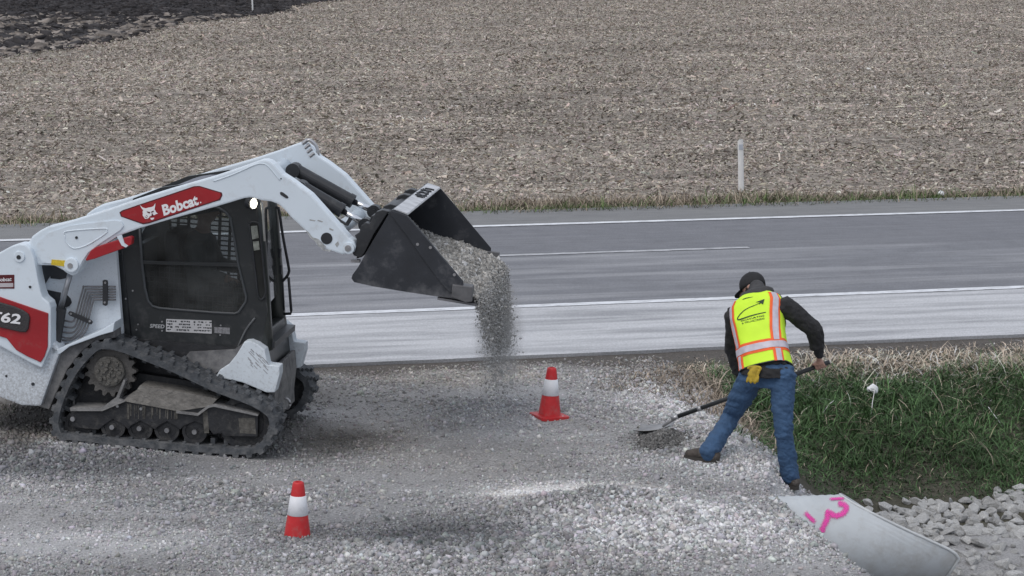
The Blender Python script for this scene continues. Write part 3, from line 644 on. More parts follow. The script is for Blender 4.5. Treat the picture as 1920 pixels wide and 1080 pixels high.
bm = bmesh.new(); prism(bm, loop_px((62,720), .014, 12, -.80), -.79, -.806); prism(bm, loop_px((12,705), .010, 12, -.80), -.79, -.804); P('bolt_hole', bm, BLACK)
bm = bmesh.new(); prism(bm, sides([(-90,600),(0,622),(78,684),(112,660),(76,762),(0,745),(-90,735)], -.80), -.44, .80); P('engine_housing', bm, WHITE_DIRTY)
# frame wall with the hydraulic lines
bm = bmesh.new(); prism(bm, sides([(60,470),(150,440),(215,440),(230,640),(190,640),(100,700),(60,680)], -.56), -.56, -.50); P('frame_wall', bm, WHITE_DIRTY)
bm = bmesh.new(); prism(bm, sides([(66,497),(104,498),(132,512),(128,521),(112,524),(95,522),(94,517),(80,540),(68,540)], -.57), -.57, -.56); prism(bm, sides([(76,541),(114,549),(112,560),(124,552),(132,560),(134,568),(130,574),(120,578),(112,574),(108,580),(106,640),(94,640)], -.57), -.572, -.56); P('opening_shade', bm, BLACK)  # flat black plates painted for the shade inside the openings
bm = bmesh.new(); prism(bm, sides([(95,648),(107,655),(192,618),(215,604),(212,622),(190,628),(130,650),(112,664),(98,665)], -.80), -.80, -.56); bevel(bm, .006); P('frame_gusset', bm, WHITE)
L3 = lambda px, py, y: (lambda q: (q[0], y, q[1]))(LP(px, py, y))
bm = bmesh.new(); cyl(bm, L3(105,640,-.68), L3(115,578,-.68), .042, n=18); cyl(bm, L3(112.3,582,-.68), L3(113.3,577,-.68), .047, n=18); lc = P('lift_cylinder', bm, BLACK, smooth=False)
bm = bmesh.new(); cyl(bm, L3(113.5,578,-.68), L3(134,505,-.68), .023, n=16); P('rod', bm, mat('dull_rod', (.33, .34, .36), .4, .7, .1), lc, True)
bm = bmesh.new()
for i in range(6):
    y = -.62; a = [(217,537.5+4.9*i), (190,537.5+4.9*i), (158+4*i,537.5+4.9*i), (156+3.8*i,540+4.9*i), (144+4.6*i,583+2.6*i), (141.5+4.9*i,594+3*i)]
    e = [[(136,603),(122,601),(115,597)], [(140,612),(128,614),(114,611)], [(142,620),(130,624),(112,622)], [(147,622),(132,634),(112,631)], [(151,626),(134,637),(112,638)], [(154,630),(136,643),(114,645)]][i]
    tube(bm, smooth_path([L3(px, py, y) for px, py in a+e], 5), .0075, 8)
P('hydraulic_line', bm, PIPEG, smooth=True)
for pts, dots in (([(193,526),(196,524),(202,525),(203,530),(202.5,571),(199,573.5),(193,571)], [(197.5,530),(196.5,567)]), ([(128,587),(131,583),(135,584),(172,600),(175,604),(172,608),(168,607),(131,591)], [(133,588),(168.5,602)])):
    cl = flat('line_clamp', pts, -.635, .014, BLACK, loader, .004)
    bm = bmesh.new()
    for d in dots: prism(bm, loop_px(d, .009, 10, -.65), -.648, -.656)
    P('bolt', bm, STEEL, cl)

# cab
CY = .46
def cabp(name, bm, m, smooth=False): return P(name, bm, m, cab, smooth)
SIDE = [(208,474),(212,462),(222,445),(235,400),(250,372),(300,352),(380,340),(440,345),(466,362),(478,372),(484,390),(489,450),(497,540),(501,585),(492,640),(470,652),(441,651),(340,642),(259,634),(211,622),(208,560)]
WIN = [(262,425),(270,398),(300,384),(395,385),(411,390),(422,397),(432,408),(440,450),(447,495),(462,556),(461,566),(448,585),(440,588),(400,586),(300,578),(286,574),(278,565),(272,540),(266,490)]
bm = bmesh.new()
prism(bm, sides(SIDE, -CY), -CY, -(CY-.05), [sides(WIN, -CY)])
cab = P('cab', bm, CABM)
bm = bmesh.new(); prism(bm, sides([(px_-(14 if px_ > 460 else 0), py_) for px_, py_ in SIDE], -CY), CY, CY-.05, [sides(WIN, -CY)]); cabp('side_panel', bm, CABM)
for s in (1, -1):
    bm = bmesh.new(); q = [(x, s*-(CY+.004), z) for x, z in sides(WIN, -CY)]; tube(bm, q+[q[0]], .011, 8); P('window_seal', bm, mat('seal_rubber', (.05, .055, .06), .5), cab, True)
    bm = bmesh.new(); pane(bm, sides(WIN, -CY), s*-(CY-.02)); P('side_window', bm, glass('cab_glass_dark', (.34, .37, .375), .27) if s == 1 else glass('cab_glass_clear', (.88, .9, .9), .1), cab)
# sliding-window rail and the pressed-steel guards
bm = bmesh.new(); prism(bm, sides([(266,489),(446,494),(447.5,500),(266.5,495)], -CY), -CY+.012, -CY-.004); cabp('window_rail', bm, CABM)
def guard(s, dx, dz, bx_, bz_, m, y, z_lo=None):
    W = sides(WIN, -CY); xs = [p[0] for p in W]; zs = [p[1] for p in W]; x0, x1, z0, z1 = min(xs), max(xs), min(zs), max(zs)
    if z_lo is not None: z1 = z_lo
    bm = bmesh.new(); n = int((x1-x0)/dx)
    for i in range(n+1): bx(bm, (x0+(x1-x0)*i/n, y, (z0+z1)/2), (bx_, .006, z1-z0))
    k = int((z1-z0)/dz)
    for i in range(k+1): bx(bm, ((x0+x1)/2, y+.004, z0+(z1-z0)*i/k), (x1-x0, .005, bz_))
    return cabp('window_guard', bm, m)
guard(-1, .088, .040, .026, .013, CABM, CY-.04)
wlo = LP(350, 497, -CY)[1]
guard(1, .040, .040, .0022, .0022, mat('guard_wire', (.06, .065, .07), .5), -CY+.045, wlo)
# roof with raised ribs, floor, back, front posts
def cz(px, py, y=-CY): return LP(px, py, y)
xr, zr = cz(268, 385); xf, zf = cz(464, 375)
rz = LP(440, 368, -CY)[1]
bm = bmesh.new(); prism(bm, [(xr-.12, zr-.16), (xr-.05, zr-.02), (xr+.1, zr+.06), (xr+.35, rz+.02), (xf-.06, rz+.02), (xf+.02, rz-.03), (xf+.03, rz-.07), (xr, zr-.16)], -CY+.05, CY-.05); bevel(bm, .02)
roof = cabp('roof', bm, CABM)
bm = bmesh.new()
RIB = mat('roof_ribs', (.16, .17, .20), .45, var=.1)
for i in range(9):
    yy = -CY+.10+i*(2*CY-.2)/8
    q = [(xr-.10, yy, zr-.10), (xr-.04, yy, zr+.0), (xr+.1, yy, zr+.075), (xr+.35, yy, rz+.04), (xf-.1, yy, rz+.035)]; tube(bm, smooth_path(q, 4), .020, 8)
prism(bm, [(xr-.11, zr-.10), (xr-.04, zr+.005), (xr+.1, zr+.072), (xr+.35, rz+.035), (xf-.1, rz+.03), (xf-.1, rz+.01), (xr+.1, zr+.03)], -CY+.06, CY-.06)
P('ribbed_cover', bm, RIB, cab, True)
xb, zb = cz(259, 634); xq, _ = cz(212, 560); xfl, zfl = cz(490, 640)
bm = bmesh.new(); bx(bm, ((xb+xfl)/2, 0, zb+.02), (xfl-xb+.2, 2*CY-.1, .05)); bx(bm, ((xb+xfl)/2+.0, 0, zb-.16), (xfl-xb-.1, 2*CY-.12, .30)); cabp('floor', bm, BLACK)
bm = bmesh.new(); bx(bm, (xq+.10, 0, (zb+rz)/2-.2), (.05, 2*CY-.1, (rz-zb)*.5)); cabp('back_wall', bm, BLACK)
bm = bmesh.new(); prism(bm, [(xb+.22, zb+.05), (xb+.66, zb+.05), (xb+.66, zb+.28), (xb+.34, zb+.26), (xb+.24, zb+.86), (xb+.12, zb+.86), (xb+.18, zb+.2)], -.24, .24); bevel(bm, .04, 3); cabp('seat', bm, mat('seat_vinyl', (.03, .03, .032), .6))
for s in (-1, 1):
    bm = bmesh.new(); cyl(bm, (xb+.80, s*.30, zb+.05), (xb+.74, s*.30, zb+.46), .018, n=10); sphere(bm, (xb+.74, s*.30, zb+.49), .035, 12); cabp('joystick', bm, BLACK, True)
# front corner posts (rounded), lower legs, header and sill: they frame the door
FP = [(466,362),(480,371),(487,395),(492,450),(500,545),(503,600),(507,660)]
post_mat = mat('cab_post', (.045, .05, .047), .3, var=.1, coat=.2)
for s in (1, -1):
    bm = bmesh.new(); q = [(x-(.06 if s == 1 else .115), s*-(CY-.075), z) for x, z in sides(FP, -CY)]; tube(bm, q, [(.075, .070)]*len(q), 20, ref=(0, 1, 0)); cabp('corner_post', bm, post_mat, True)
    # narrow quarter light let into the post
    ql = [(467,420),(472,416.5),(481,417),(487,424),(491,470),(497,530),(498,550),(492,561),(484,556),(480,520),(471,450)]
    if s == 1:
        bm = bmesh.new(); y = -CY-.012; q = [(x, y, z) for x, z in sides(ql, y)]; tube(bm, smooth_path(q+[q[0]], 2), .008, 8); cabp('quarter_frame', bm, BLACK, True)
        bm = bmesh.new(); prism(bm, sides(ql, y), y+.012, y+.004); cabp('quarter_window', bm, mat('dark_reflecting_glass', (.02, .022, .022), .08, var=.3, vs=5))
        bm = bmesh.new(); prism(bm, sides([(470,424),(482,423),(485,446),(473,449)], y), y+.003, y-.001); prism(bm, sides([(474,453),(485,452),(487,468),(476,470)], y), y+.003, y-.001); cabp('painted_reflection', bm, mat('reflection_panel', (.24, .25, .22), .3, var=.5, vs=25))  # pale panels painted on the glass in place of a reflection
tf, tz = sides(FP, -CY)[0]; bf, bz = sides(FP, -CY)[-1]
bm = bmesh.new(); bx(bm, (tf-.05, 0, tz-.03), (.10, 2*CY-.2, .12)); bevel(bm, .02); cabp('header', bm, CABM)
mf, mz = sides([(501,585)], -CY)[0]
bm = bmesh.new(); prism(bm, sides([(520,590),(537,592),(545,660),(546,690),(500,690),(505,640)], CY-.02), -CY+.02, CY-.02); bevel(bm, .015); cabp('front_sill', bm, CABM)
bm = bmesh.new(); fr = sides([(480,372),(487,395),(492,450),(500,545),(502,580)], -CY)
for a, b in zip(fr, fr[1:]):
    v = [bm.verts.new((a[0]-.035, -CY+.1, a[1])), bm.verts.new((b[0]-.035, -CY+.1, b[1])), bm.verts.new((b[0]-.085, CY-.1, b[1])), bm.verts.new((a[0]-.085, CY-.1, a[1]))]; bm.faces.new(v)
door = cabp('door_glass', bm, glass('door_glass', (.6, .63, .62), .15))
# door bar standing off the far front edge, wiper arm
yb = CY-.1; bm = bmesh.new(); q = [L3(509,392,yb), L3(512,389,yb), L3(520,389,yb), L3(523.5,396,yb), L3(530,440,yb), L3(541,500,yb), L3(541.5,510,yb), L3(538,518,yb), L3(530,527,yb)]
tube(bm, smooth_path(q, 4), .012, 8); cabp('grab_bar', bm, BLACK, True)
bm = bmesh.new(); q = [L3(508,392,yb), L3(513,425,yb), L3(520,470,yb), L3(529,530,yb), L3(532,582,yb)]; tube(bm, q, .010, 8); 
tube(bm, [L3(541,520,yb), L3(546,582,yb), L3(545,588,yb), L3(523,589,yb)], .012, 8); cabp('door_edge', bm, BLACK, True)
for c in ((515,414), (525,474), (527,505)):
    bm = bmesh.new(); p = L3(*c, yb); bx(bm, (p[0]-.005, p[1], p[2]), (.03, .05, .08)); bevel(bm, .006); cabp('door_hinge', bm, BLACK)
# labels on the cab side
yl = -CY
speed = lettering('speed_lettering', 'SPEED', (281,614), (308,615.5), 7, yl, mat('grey_lettering', (.42, .43, .44), .5), cab, .12, .02, off=.003)
bm = bmesh.new(); prism(bm, sides([(312,598),(397,601),(397,625.5),(311.5,621.5)], yl), yl+.001, yl-.004); dec = cabp('operating_decal', bm, mat('decal_plate', (.50, .50, .51), .5))
bm = bmesh.new(); rr = random.Random(3)
for row in range(4):
    t = 0.02
    while t < .96:
        wd = rr.uniform(.015, .05)
        if rr.random() < .7:
            f = lambda u_, v_: (312+85*u_, 598.5+3*u_+22.5*v_)
            v0 = .08+row*.235; pts = [f(t, v0), f(t+wd, v0), f(t+wd, v0+rr.uniform(.06, .15)), f(t, v0+rr.uniform(.06, .15))]; prism(bm, sides(pts, yl), yl-.003, yl-.0055)
        t += wd+rr.uniform(.006, .02)
P('decal_print', bm, BLACK, cab)
bm = bmesh.new(); prism(bm, sides([(402,613),(431,614.5),(431,626.5),(402,624)], yl), yl+.001, yl-.004); cabp('small_decal', bm, mat('grey_decal', (.20, .20, .21), .5, var=.4, vs=60))
bm = bmesh.new()
for d in ((304,603),(304,620),(249,545),(259,608),(256,618),(414,610),(413,628),(236,560)): prism(bm, loop_px(d, .007, 10, yl), yl+.002, yl-.006)
cabp('bolt', bm, STEEL)
bm = bmesh.new(); q = [L3(271,637,yl-.01), L3(340,645,yl-.01), L3(440,653,yl-.01), L3(447,648,yl-.01), L3(460,620,yl-.01), L3(478,596,yl-.01)]; tube(bm, smooth_path(q, 3), .008, 8); cabp('trim_edge', bm, mat('trim_grey', (.11, .115, .12), .5), True)
bm = bmesh.new(); q = [L3(229,470,yl-.003), L3(234,520,yl-.003), L3(246,628,yl-.003)]; tube(bm, q, .005, 6); q2 = [L3(211,482,yl-.02), L3(214,478,yl-.02), L3(226,476,yl-.02)]; tube(bm, q2, .006, 6); cabp('panel_seam', bm, BLACK, True)
# work light on the corner, switched on
bm = bmesh.new(); q = L3(471, 381, -CY-.02); cyl(bm, (q[0]-.02, q[1]+.03, q[2]), (q[0]+.022, q[1]-.01, q[2]), .052, n=20); bevel(bm, .006); wl = cabp('work_light', bm, BLACK)
bm = bmesh.new(); sphere(bm, (q[0]+.022, q[1]-.012, q[2]), (.028, .030, .040), 16); P('lens', bm, mat('lit_lens', (.9, .9, .85), .2, emit=((1, .93, .78), 9)), cab, True)
bm = bmesh.new(); q = [L3(486,378,-CY+.0), L3(488.5,400,-CY), L3(492,450,-CY)]; tube(bm, [(a[0]+.03, a[1]-.05, a[2]) for a in q], .009, 8); cabp('wash_strip', bm, mat('pale_strip', (.45, .45, .42), .3), True)

# front uprights and front frame
for s in (1, -1):
    bm = bmesh.new(); prism(bm, sides([(405,706),(413,693),(430,682),(444,665),(459,640),(470,639),(484,645),(497,655),(503,683),(525,686),(525,702),(516,735),(500,735),(455,716)], -.56), s*-.58, s*-.44); bevel(bm, .008); up = P('front_upright', bm, WHITE_SCUFF)
    if s == 1:
        bm = bmesh.new(); r5 = random.Random(8)
        for i in range(22):
            a = r5.uniform(462, 495); b = 655+(a-462)*.55+r5.uniform(-5, 26); l = r5.uniform(5, 15)
            prism(bm, sides([(a, b), (a+1, b-1), (a+1+l*.75, b-1+l*.8), (a+l*.75, b+l*.8)], -.58), -.5795, -.5815)
        P('scuffed_sticker', bm, mat('scuff_grey', (.34, .35, .37), .7), up)
bm = bmesh.new(); prism(bm, sides([(355,660),(440,655),(462,640),(448,668),(425,688),(395,705),(330,690)], -.52), -.52, -.45); P('step_plate', bm, GREY_DUSTY)
bm = bmesh.new(); prism(bm, sides([(519,726),(532,705),(546,690),(547,656),(554,656),(556,690),(552,728),(553,752),(540,756),(500,748)], .40), -.42, .40); bevel(bm, .008); ff = P('front_frame', bm, GREY_DUSTY)
bm = bmesh.new(); c = LP(536, 757, .0); q = [(c[0]+.035*math.cos(a), .0, c[1]+.045*math.sin(a)) for a in np.linspace(0, 6.283, 17)]; tube(bm, q, .011, 8); P('tie_down_ring', bm, STEEL, ff, True)

# tracks
OUT = [(93,790),(99,817),(112,828),(150,832),(220,840),(315,848),(400,855),(454,857.5),(485,853),(506,835),(519,810),(521,787),(510,767),(475,745),(407,719),(330,683),(265,657),(230,644),(200,638),(176,642),(151,664),(126,697),(103,747)]
def track(s):
    y0, y1 = -.85*s, -.53*s
    path = smooth_path([Vector((x, 0, z)) for x, z in sides(OUT, -.85)], 7, True)
    # even spacing
    n = 168; seg = [(path[(i+1) % len(path)]-p).length for i, p in enumerate(path)]; tot = sum(seg); pts = []; i = 0; acc = 0
    for k in range(n):
        d = tot*k/n
        while acc+seg[i] < d: acc += seg[i]; i += 1
        pts.append(path[i].lerp(path[(i+1) % len(path)], (d-acc)/seg[i]))
    cen = sum(pts, Vector())/n; nor = []
    for k in range(n):
        t = (pts[(k+1) % n]-pts[k-1]).normalized(); v = Vector((t.z, 0, -t.x))
        if v.dot(pts[k]-cen) < 0: v = -v
        nor.append(v)
    bm = bmesh.new(); rows = []
    for k in range(n):
        o = pts[k]-nor[k]*.022; i_ = pts[k]-nor[k]*.072
        rows.append([bm.verts.new((o.x, y0, o.z)), bm.verts.new((o.x, y1, o.z)), bm.verts.new((i_.x, y1, i_.z)), bm.verts.new((i_.x, y0, i_.z))])
    for k in range(n):
        a, b = rows[k], rows[(k+1) % n]
        for j in range(4): bm.faces.new((a[j], a[(j+1) % 4], b[(j+1) % 4], b[j]))
    # staggered block tread in two rows, guide lugs inside
    wd = y1-y0
    for k in range(0, n, 4):
        for row, (f0, f1) in enumerate(((.0, .47), (.53, 1.0))):
            kk = (k+2*row) % n; v = nor[kk]; t = (pts[(kk+1) % n]-pts[kk-1]).normalized()
            for f, g, l in ((f0, f0+(f1-f0)*.5, .044), (f0+(f1-f0)*.5, f1, .030)):
                vs_ = []
                sh = t*(.008 if l < .04 else -.004)
                for h, sc in ((-.024, 1.0), (.004, .72)):
                    for e, yy in ((-1, f), (1, f), (1, g), (-1, g)):
                        p = pts[kk]+sh+v*h+t*(e*l*.5*sc*1.25); vs_.append(bm.verts.new((p.x, y0+wd*yy, p.z)))
                b_, c_ = vs_[:4], vs_[4:]; bm.faces.new(c_)
                for j in range(4): bm.faces.new((b_[j], b_[(j+1) % 4], c_[(j+1) % 4], c_[j]))
        p = pts[k]-nor[k]*.095; m_ = Matrix.Translation((p.x, (y0+y1)/2, p.z)) @ Matrix(((1, 0, 0), (0, 1, 0), (0, 0, 1))).to_4x4(); t = (pts[(k+1) % n]-pts[k-1]).normalized()
        bmesh.ops.create_cube(bm, size=1, matrix=m_ @ t.to_track_quat('X', 'Z').to_matrix().to_4x4() @ Matrix.Diagonal((.035, .10, .05, 1)))
        for yy in (.16, .84):
            p = pts[k]-nor[k]*.075; bmesh.ops.create_cube(bm, size=1, matrix=Matrix.Translation((p.x, y0+wd*yy, p.z)) @ t.to_track_quat('X', 'Z').to_matrix().to_4x4() @ Matrix.Diagonal((.028, .03, .02, 1)))
    return P('rubber_track', bm, RUBBER)
def wheel(bm, c, r, y0, y1, rim=.25):
    x, z = c; prof = [(0, 0), (r*.30, 0), (r*.32, .02), (r*.72, .03), (r*.76, 0), (r, 0), (r, 1), (0, 1)]; n = 32; d = (y1-y0); rings = []
    for rr_, t in prof:
        yy = y0+d*(t if t in (0, 1) else t*2); rings.append([bm.verts.new((x+max(rr_, 1e-4)*math.cos(2*math.pi*k/n), yy, z+max(rr_, 1e-4)*math.sin(2*math.pi*k/n))) for k in range(n)])
    for a, b in zip(rings, rings[1:]):
        for k in range(n): bm.faces.new((a[k], a[(k+1) % n], b[(k+1) % n], b[k]))
def under(s):
    y = lambda v: s*v
    beam = [(132,768),(192,768),(220,748),(258,735),(262,723),(330,734),(405,748),(394,761),(484,778),(483,819),(420,818),(415,812),(400,815),(388,800),(365,790),(343,800),(338,806),(330,800),(313,790),(296,800),(290,806),(282,799),(263,789),(245,799),(240,806),(232,797),(212,786),(195,797),(185,806),(150,803),(135,800)]
    bm = bmesh.new(); prism(bm, sides(beam, -.80), y(-.80), y(-.58)); bevel(bm, .006); fr_ = P('track_frame', bm, FRAME)
    bm = bmesh.new(); prism(bm, sides([(132,764),(190,764.5),(219,744),(233,710),(236,714),(224,746),(236,752),(193,770),(133,770)], -.82), y(-.835), y(-.62)); prism(bm, sides([(331,770),(370,775),(390,760),(402,757),(485,776),(484,779.5),(402,762),(392,764),(372,779),(331,774)], -.82), y(-.835), y(-.62)); P('frame_lip', bm, GREY_DUSTY, fr_)
    if s == 1:
        r7 = random.Random(5); MUD = mat('mud_streak', (.105, .10, .09), .95, var=.4, vs=25, bump=.5)
        for i in range(26):
            px_ = r7.uniform(238, 335); t_ = 737+(px_-256)*.25+r7.uniform(2, 10) if px_ > 256 else 756; ln = r7.uniform(14, 44); w1 = r7.uniform(.8, 3.2)
            t_ = max(t_, 760 + (px_-262)*.14 if px_ < 330 else t_); e_ = min(t_+ln, 786)
            flat('mud_streak', [(px_, t_), (px_+w1, t_+1), (px_+w1*.8, e_), (px_+.3, e_-1)], -.80, .002+.0002*i, MUD, fr_)
        for pts in ([(380,772),(389,770),(392,812),(383,812)], [(447,784),(478,783),(480,814),(450,812)]): flat('mud_streak', pts, -.80, .002, MUD, fr_)
    bm = bmesh.new(); tp = [(231,752),(240,742),(256,732),(262,723),(330,733),(407,748),(395,762),(333,771)]
    prism(bm, sides(tp, -.815), y(-.815), y(-.60)); P('caked_dirt', bm, mat('caked_dirt', (.20, .19, .175), .95, var=.25, vs=14, bump=.8, bs=30), fr_)
    bm = bmesh.new(); prism(bm, sides([(236,713),(262,700),(380,718),(420,735),(470,752),(470,790),(140,790),(140,740),(170,690)], -.60), y(-.60), y(-.50)); P('inner_plate', bm, FRAME, fr_)
    bm = bmesh.new()
    for c in ((212,801),(263,804.5),(313,807),(365,810)): pass
    for c in ((212,799),(263,803),(313,805.5),(365,808.5)):
        b2 = bmesh.new(); wheel(b2, LP(c[0], c[1], -.78), .102, y(-.785), y(-.62)); P('roller', b2, FRAME, fr_)
    bm.free(); b2 = bmesh.new()
    for c in ((210.5,800.5),(261.5,803),(313.5,806.5),(365,809.5),(137,785),(221,761),(265,766)): prism(b2, [(p[0], p[1]) for p in loop_px(c, .020 if c[1] > 770 else .012, 10, -.80)], y(-.80), y(-.818))
    P('bolt', b2, STEEL, fr_)
    b2 = bmesh.new(); wheel(b2, LP(458, 792, -.75), .215, y(-.76), y(-.62)); P('front_idler', b2, FRAME, fr_)
    b2 = bmesh.new(); wheel(b2, LP(148, 795, -.75), .115, y(-.76), y(-.62)); P('rear_idler', b2, FRAME, fr_)
    # drive sprocket: toothed ring, hub and bolts
    c = LP(208, 694, -.74); n = 17; ring = []
    for k in range(n*4):
        a = 2*math.pi*k/(n*4); ring.append((c[0]+(.215 if k % 4 in (0, 1) else .182)*math.cos(a), c[1]+(.215 if k % 4 in (0, 1) else .182)*math.sin(a)))
    b2 = bmesh.new(); prism(b2, ring, y(-.76), y(-.70)); bevel(b2, .005); sprk = P('drive_sprocket', b2, mat('sprocket_steel', (.10, .095, .09), .7, var=.3, vs=12, bump=.4), fr_)
    b2 = bmesh.new(); q = [(c[0]+.125*math.cos(2*math.pi*k/28), c[1]+.125*math.sin(2*math.pi*k/28)) for k in range(28)]; prism(b2, q, y(-.76), y(-.80)); bevel(b2, .012)
    for k in range(8):
        a = 2*math.pi*k/8; cyl(b2, (c[0]+.09*math.cos(a), y(-.79), c[1]+.09*math.sin(a)), (c[0]+.09*math.cos(a), y(-.82), c[1]+.09*math.sin(a)), .018, n=6)
    for k in range(9):
        a = k*2.4; rr_ = .02+.006*k; bx(b2, (c[0]+rr_*math.cos(a), y(-.80), c[1]+rr_*math.sin(a)), (.03, .03, .02), Euler((0, a, 0)).to_matrix())
    P('sprocket_hub', b2, mat('muddy_hub', (.12, .115, .105), .9, var=.3, vs=20, bump=.7), fr_)
for s in (1, -1): track(s); under(s)
for s in (1, -1):
    bm = bmesh.new(); prism(bm, sides([(112,660),(140,645),(190,627),(214,618),(216,634),(200,636),(176,640),(151,661),(126,693),(103,742),(92,768),(72,762),(90,700)], -.74), s*-.74, s*-.45); bevel(bm, .01); P('track_guard', bm, GREY_DUSTY)
bm = bmesh.new(); prism(bm, sides([(215,622),(259,636),(441,652),(430,690),(470,730),(500,740),(500,790),(140,790),(140,720),(200,650)], -.50), -.50, .50); P('chassis', bm, FRAME)

# tilt cylinders
for y, a, b, c in ((.24, (556,319), (660,377), (702,396)), (-.24, (568,352), (640,394), (686,421))):
    bm = bmesh.new(); p, q, r_ = Vector(L3(*a, y)), Vector(L3(*b, y)), Vector(L3(*c, y))
    cyl(bm, p, q, .054, n=20); cyl(bm, q-(q-p).normalized()*.03, q+(q-p).normalized()*.012, .060, n=20); cyl(bm, p+Vector((-.02, -.07, .0)), p+Vector((-.02, .07, 0)), .06, n=18); tc_ = P('tilt_cylinder', bm, BLACK)
    bm = bmesh.new(); cyl(bm, q, r_, .026, n=16); P('rod', bm, CHROME, tc_, True)
    bm = bmesh.new(); cyl(bm, r_-Vector((0, .05, 0)), r_+Vector((0, .05, 0)), .055, n=18); cyl(bm, r_-Vector((0, .075, 0)), r_+Vector((0, .075, 0)), .024, n=14); P('rod_eye', bm, BLACK, tc_)
    bm = bmesh.new(); d = (q-p).normalized(); o_ = Vector((-.02, -.02, -.075)); tube(bm, [p+d*.12+o_, p+d*.16+o_*1.0, p+d*.45+o_, q-d*.03+o_], .010, 8)
    for t in (.15, .3, .45): bx(bm, p+d*t+o_*.6, (.03, .03, .07), Euler((0, .5, 0)).to_matrix())
    P('hose', bm, BLACK, tc_)
# mount plate (quick coupler) behind the bucket
bm = bmesh.new()
for y in (-.78, -.40, .30, .68):
    prism(bm, sides([(660,474),(667,462),(668,450),(664,442),(673,436),(676,424),(684,418),(692,420),(696,414),(704,398),(716,394),(728,397),(700,440),(682,476),(676,484),(662,480)], -.80 if y < 0 else -.80), y, y+.10)
prism(bm, sides([(700,402),(722,396),(732,398),(684,478),(672,482),(676,466)], -.60), -.70, .70); bevel(bm, .006)
mp_ = P('mounting_plate', bm, BLACK)
bm = bmesh.new(); c = L3(667, 489, -.70); bx(bm, c, (.07, .05, .022)); P('locking_wedge', bm, STEEL, mp_)
# bucket
BY = .865
prof = [(763,403),(740,394),(734,393.5),(712,430),(690,467),(672,500),(661,516),(659,523),(664,529),(700,537),(760,547),(820,556),(884,566)]
Bp = sides(prof, -BY)
bm = bmesh.new()
def offs(ps, t):
    out = []
    for i, p in enumerate(ps):
        a = Vector(ps[max(i-1, 0)]); b = Vector(ps[min(i+1, len(ps)-1)]); d = (b-a).normalized(); out.append((p[0]-d.y*t, p[1]+d.x*t))
    return out
In = offs(Bp, .014)
prism(bm, Bp+In[::-1], -BY+.012, BY-.012)
BUCK = mat('bucket_black', (.026, .029, .036), .42, var=.2, vs=6, bump=.06, bs=20, dirt=((.17, .17, .175), .30, 6, 1.2, 1.6))
bucket = P('bucket', bm, BUCK)
SP = [(734,393),(763,403),(800,446),(830,482),(869,528),(868,545),(880,563),(820,556),(760,547),(700,537),(664,529),(659,522),(661,515),(672,500),(690,467),(712,430)]
for s in (1, -1):
    bm = bmesh.new(); prism(bm, sides(SP, -BY), s*-BY, s*-(BY-.012)); b_ = P('side_plate', bm, BUCK, bucket)
    bm = bmesh.new(); prism(bm, sides([(728,396),(735,394.5),(763,404),(800,447),(830,483),(868,529),(866,546),(845,549),(828,531),(800,494),(764,443)], -BY), s*-(BY-.002), s*-(BY+.012)); bevel(bm, .003); P('edge_plate', bm, BUCK, bucket)
    bm = bmesh.new(); prism(bm, sides([(849,532),(886,537),(886,565),(874,566),(847,556)], -BY), s*-(BY-.10 if s == 1 else BY-.03), s*-(BY+.03)); bevel(bm, .008); P('corner_block', bm, mat('worn_edge_steel', (.12, .12, .125), .6, .2, var=.3, vs=12), bucket)
    bm = bmesh.new()
    for d in ((783,458),(807,464),(852,515)): prism(bm, loop_px(d, .012, 10, -BY-.012), s*-(BY+.010), s*-(BY+.016))
    P('bolt', bm, STEEL, bucket)
bm = bmesh.new(); ce = sides([(820,558),(893,570),(892,574),(820,562)], -BY); prism(bm, ce, -BY, BY); P('cutting_edge', bm, mat('cutting_edge_steel', (.16, .16, .17), .5, .4, var=.3, vs=8), bucket)
bm = bmesh.new(); tl = sides([(738,392),(763,400.5),(764,403.5),(738,395.5)], -BY); prism(bm, tl, -BY+.02, BY-.02); P('worn_top_lip', bm, mat('worn_bright_steel', (.50, .51, .53), .5, .2, var=.25, vs=9), bucket)
# worn dark marks across the bright lip
a, b = Vector(tl[0]), Vector(tl[1]); d = b-a; nrm = Vector((-d.y, d.x)).normalized(); 
if nrm.y < 0: nrm = -nrm
bm = bmesh.new()
for y0_, t0, y1_, t1 in ((.05,.2,.16,.9),(.16,.15,.07,.85),(.22,.2,.30,.85),(.30,.25,.23,.8),(.26,.2,.27,.9),(.36,.15,.44,.85),(.44,.2,.37,.75),(.5,.3,.56,.9),(.0,.4,.04,.8)):
    p = a+d*t0+nrm*.004; q = a+d*t1+nrm*.004; tube(bm, [(p.x, y0_, p.y), ((p.x+q.x)/2, (y0_+y1_)/2+.01, (p.y+q.y)/2), (q.x, y1_, q.y)], .009, 6)
P('paint_remnant', bm, BLACK, bucket)

# the bucket is wider than the tracks: it reaches further out on the far side
YK = 1.095
def ymap(y): return -BY+(y+BY)*YK
for o in [bucket]+list(bucket.children):
    for v in o.data.vertices: v.co.y = ymap(v.co.y)
    o.data.update()
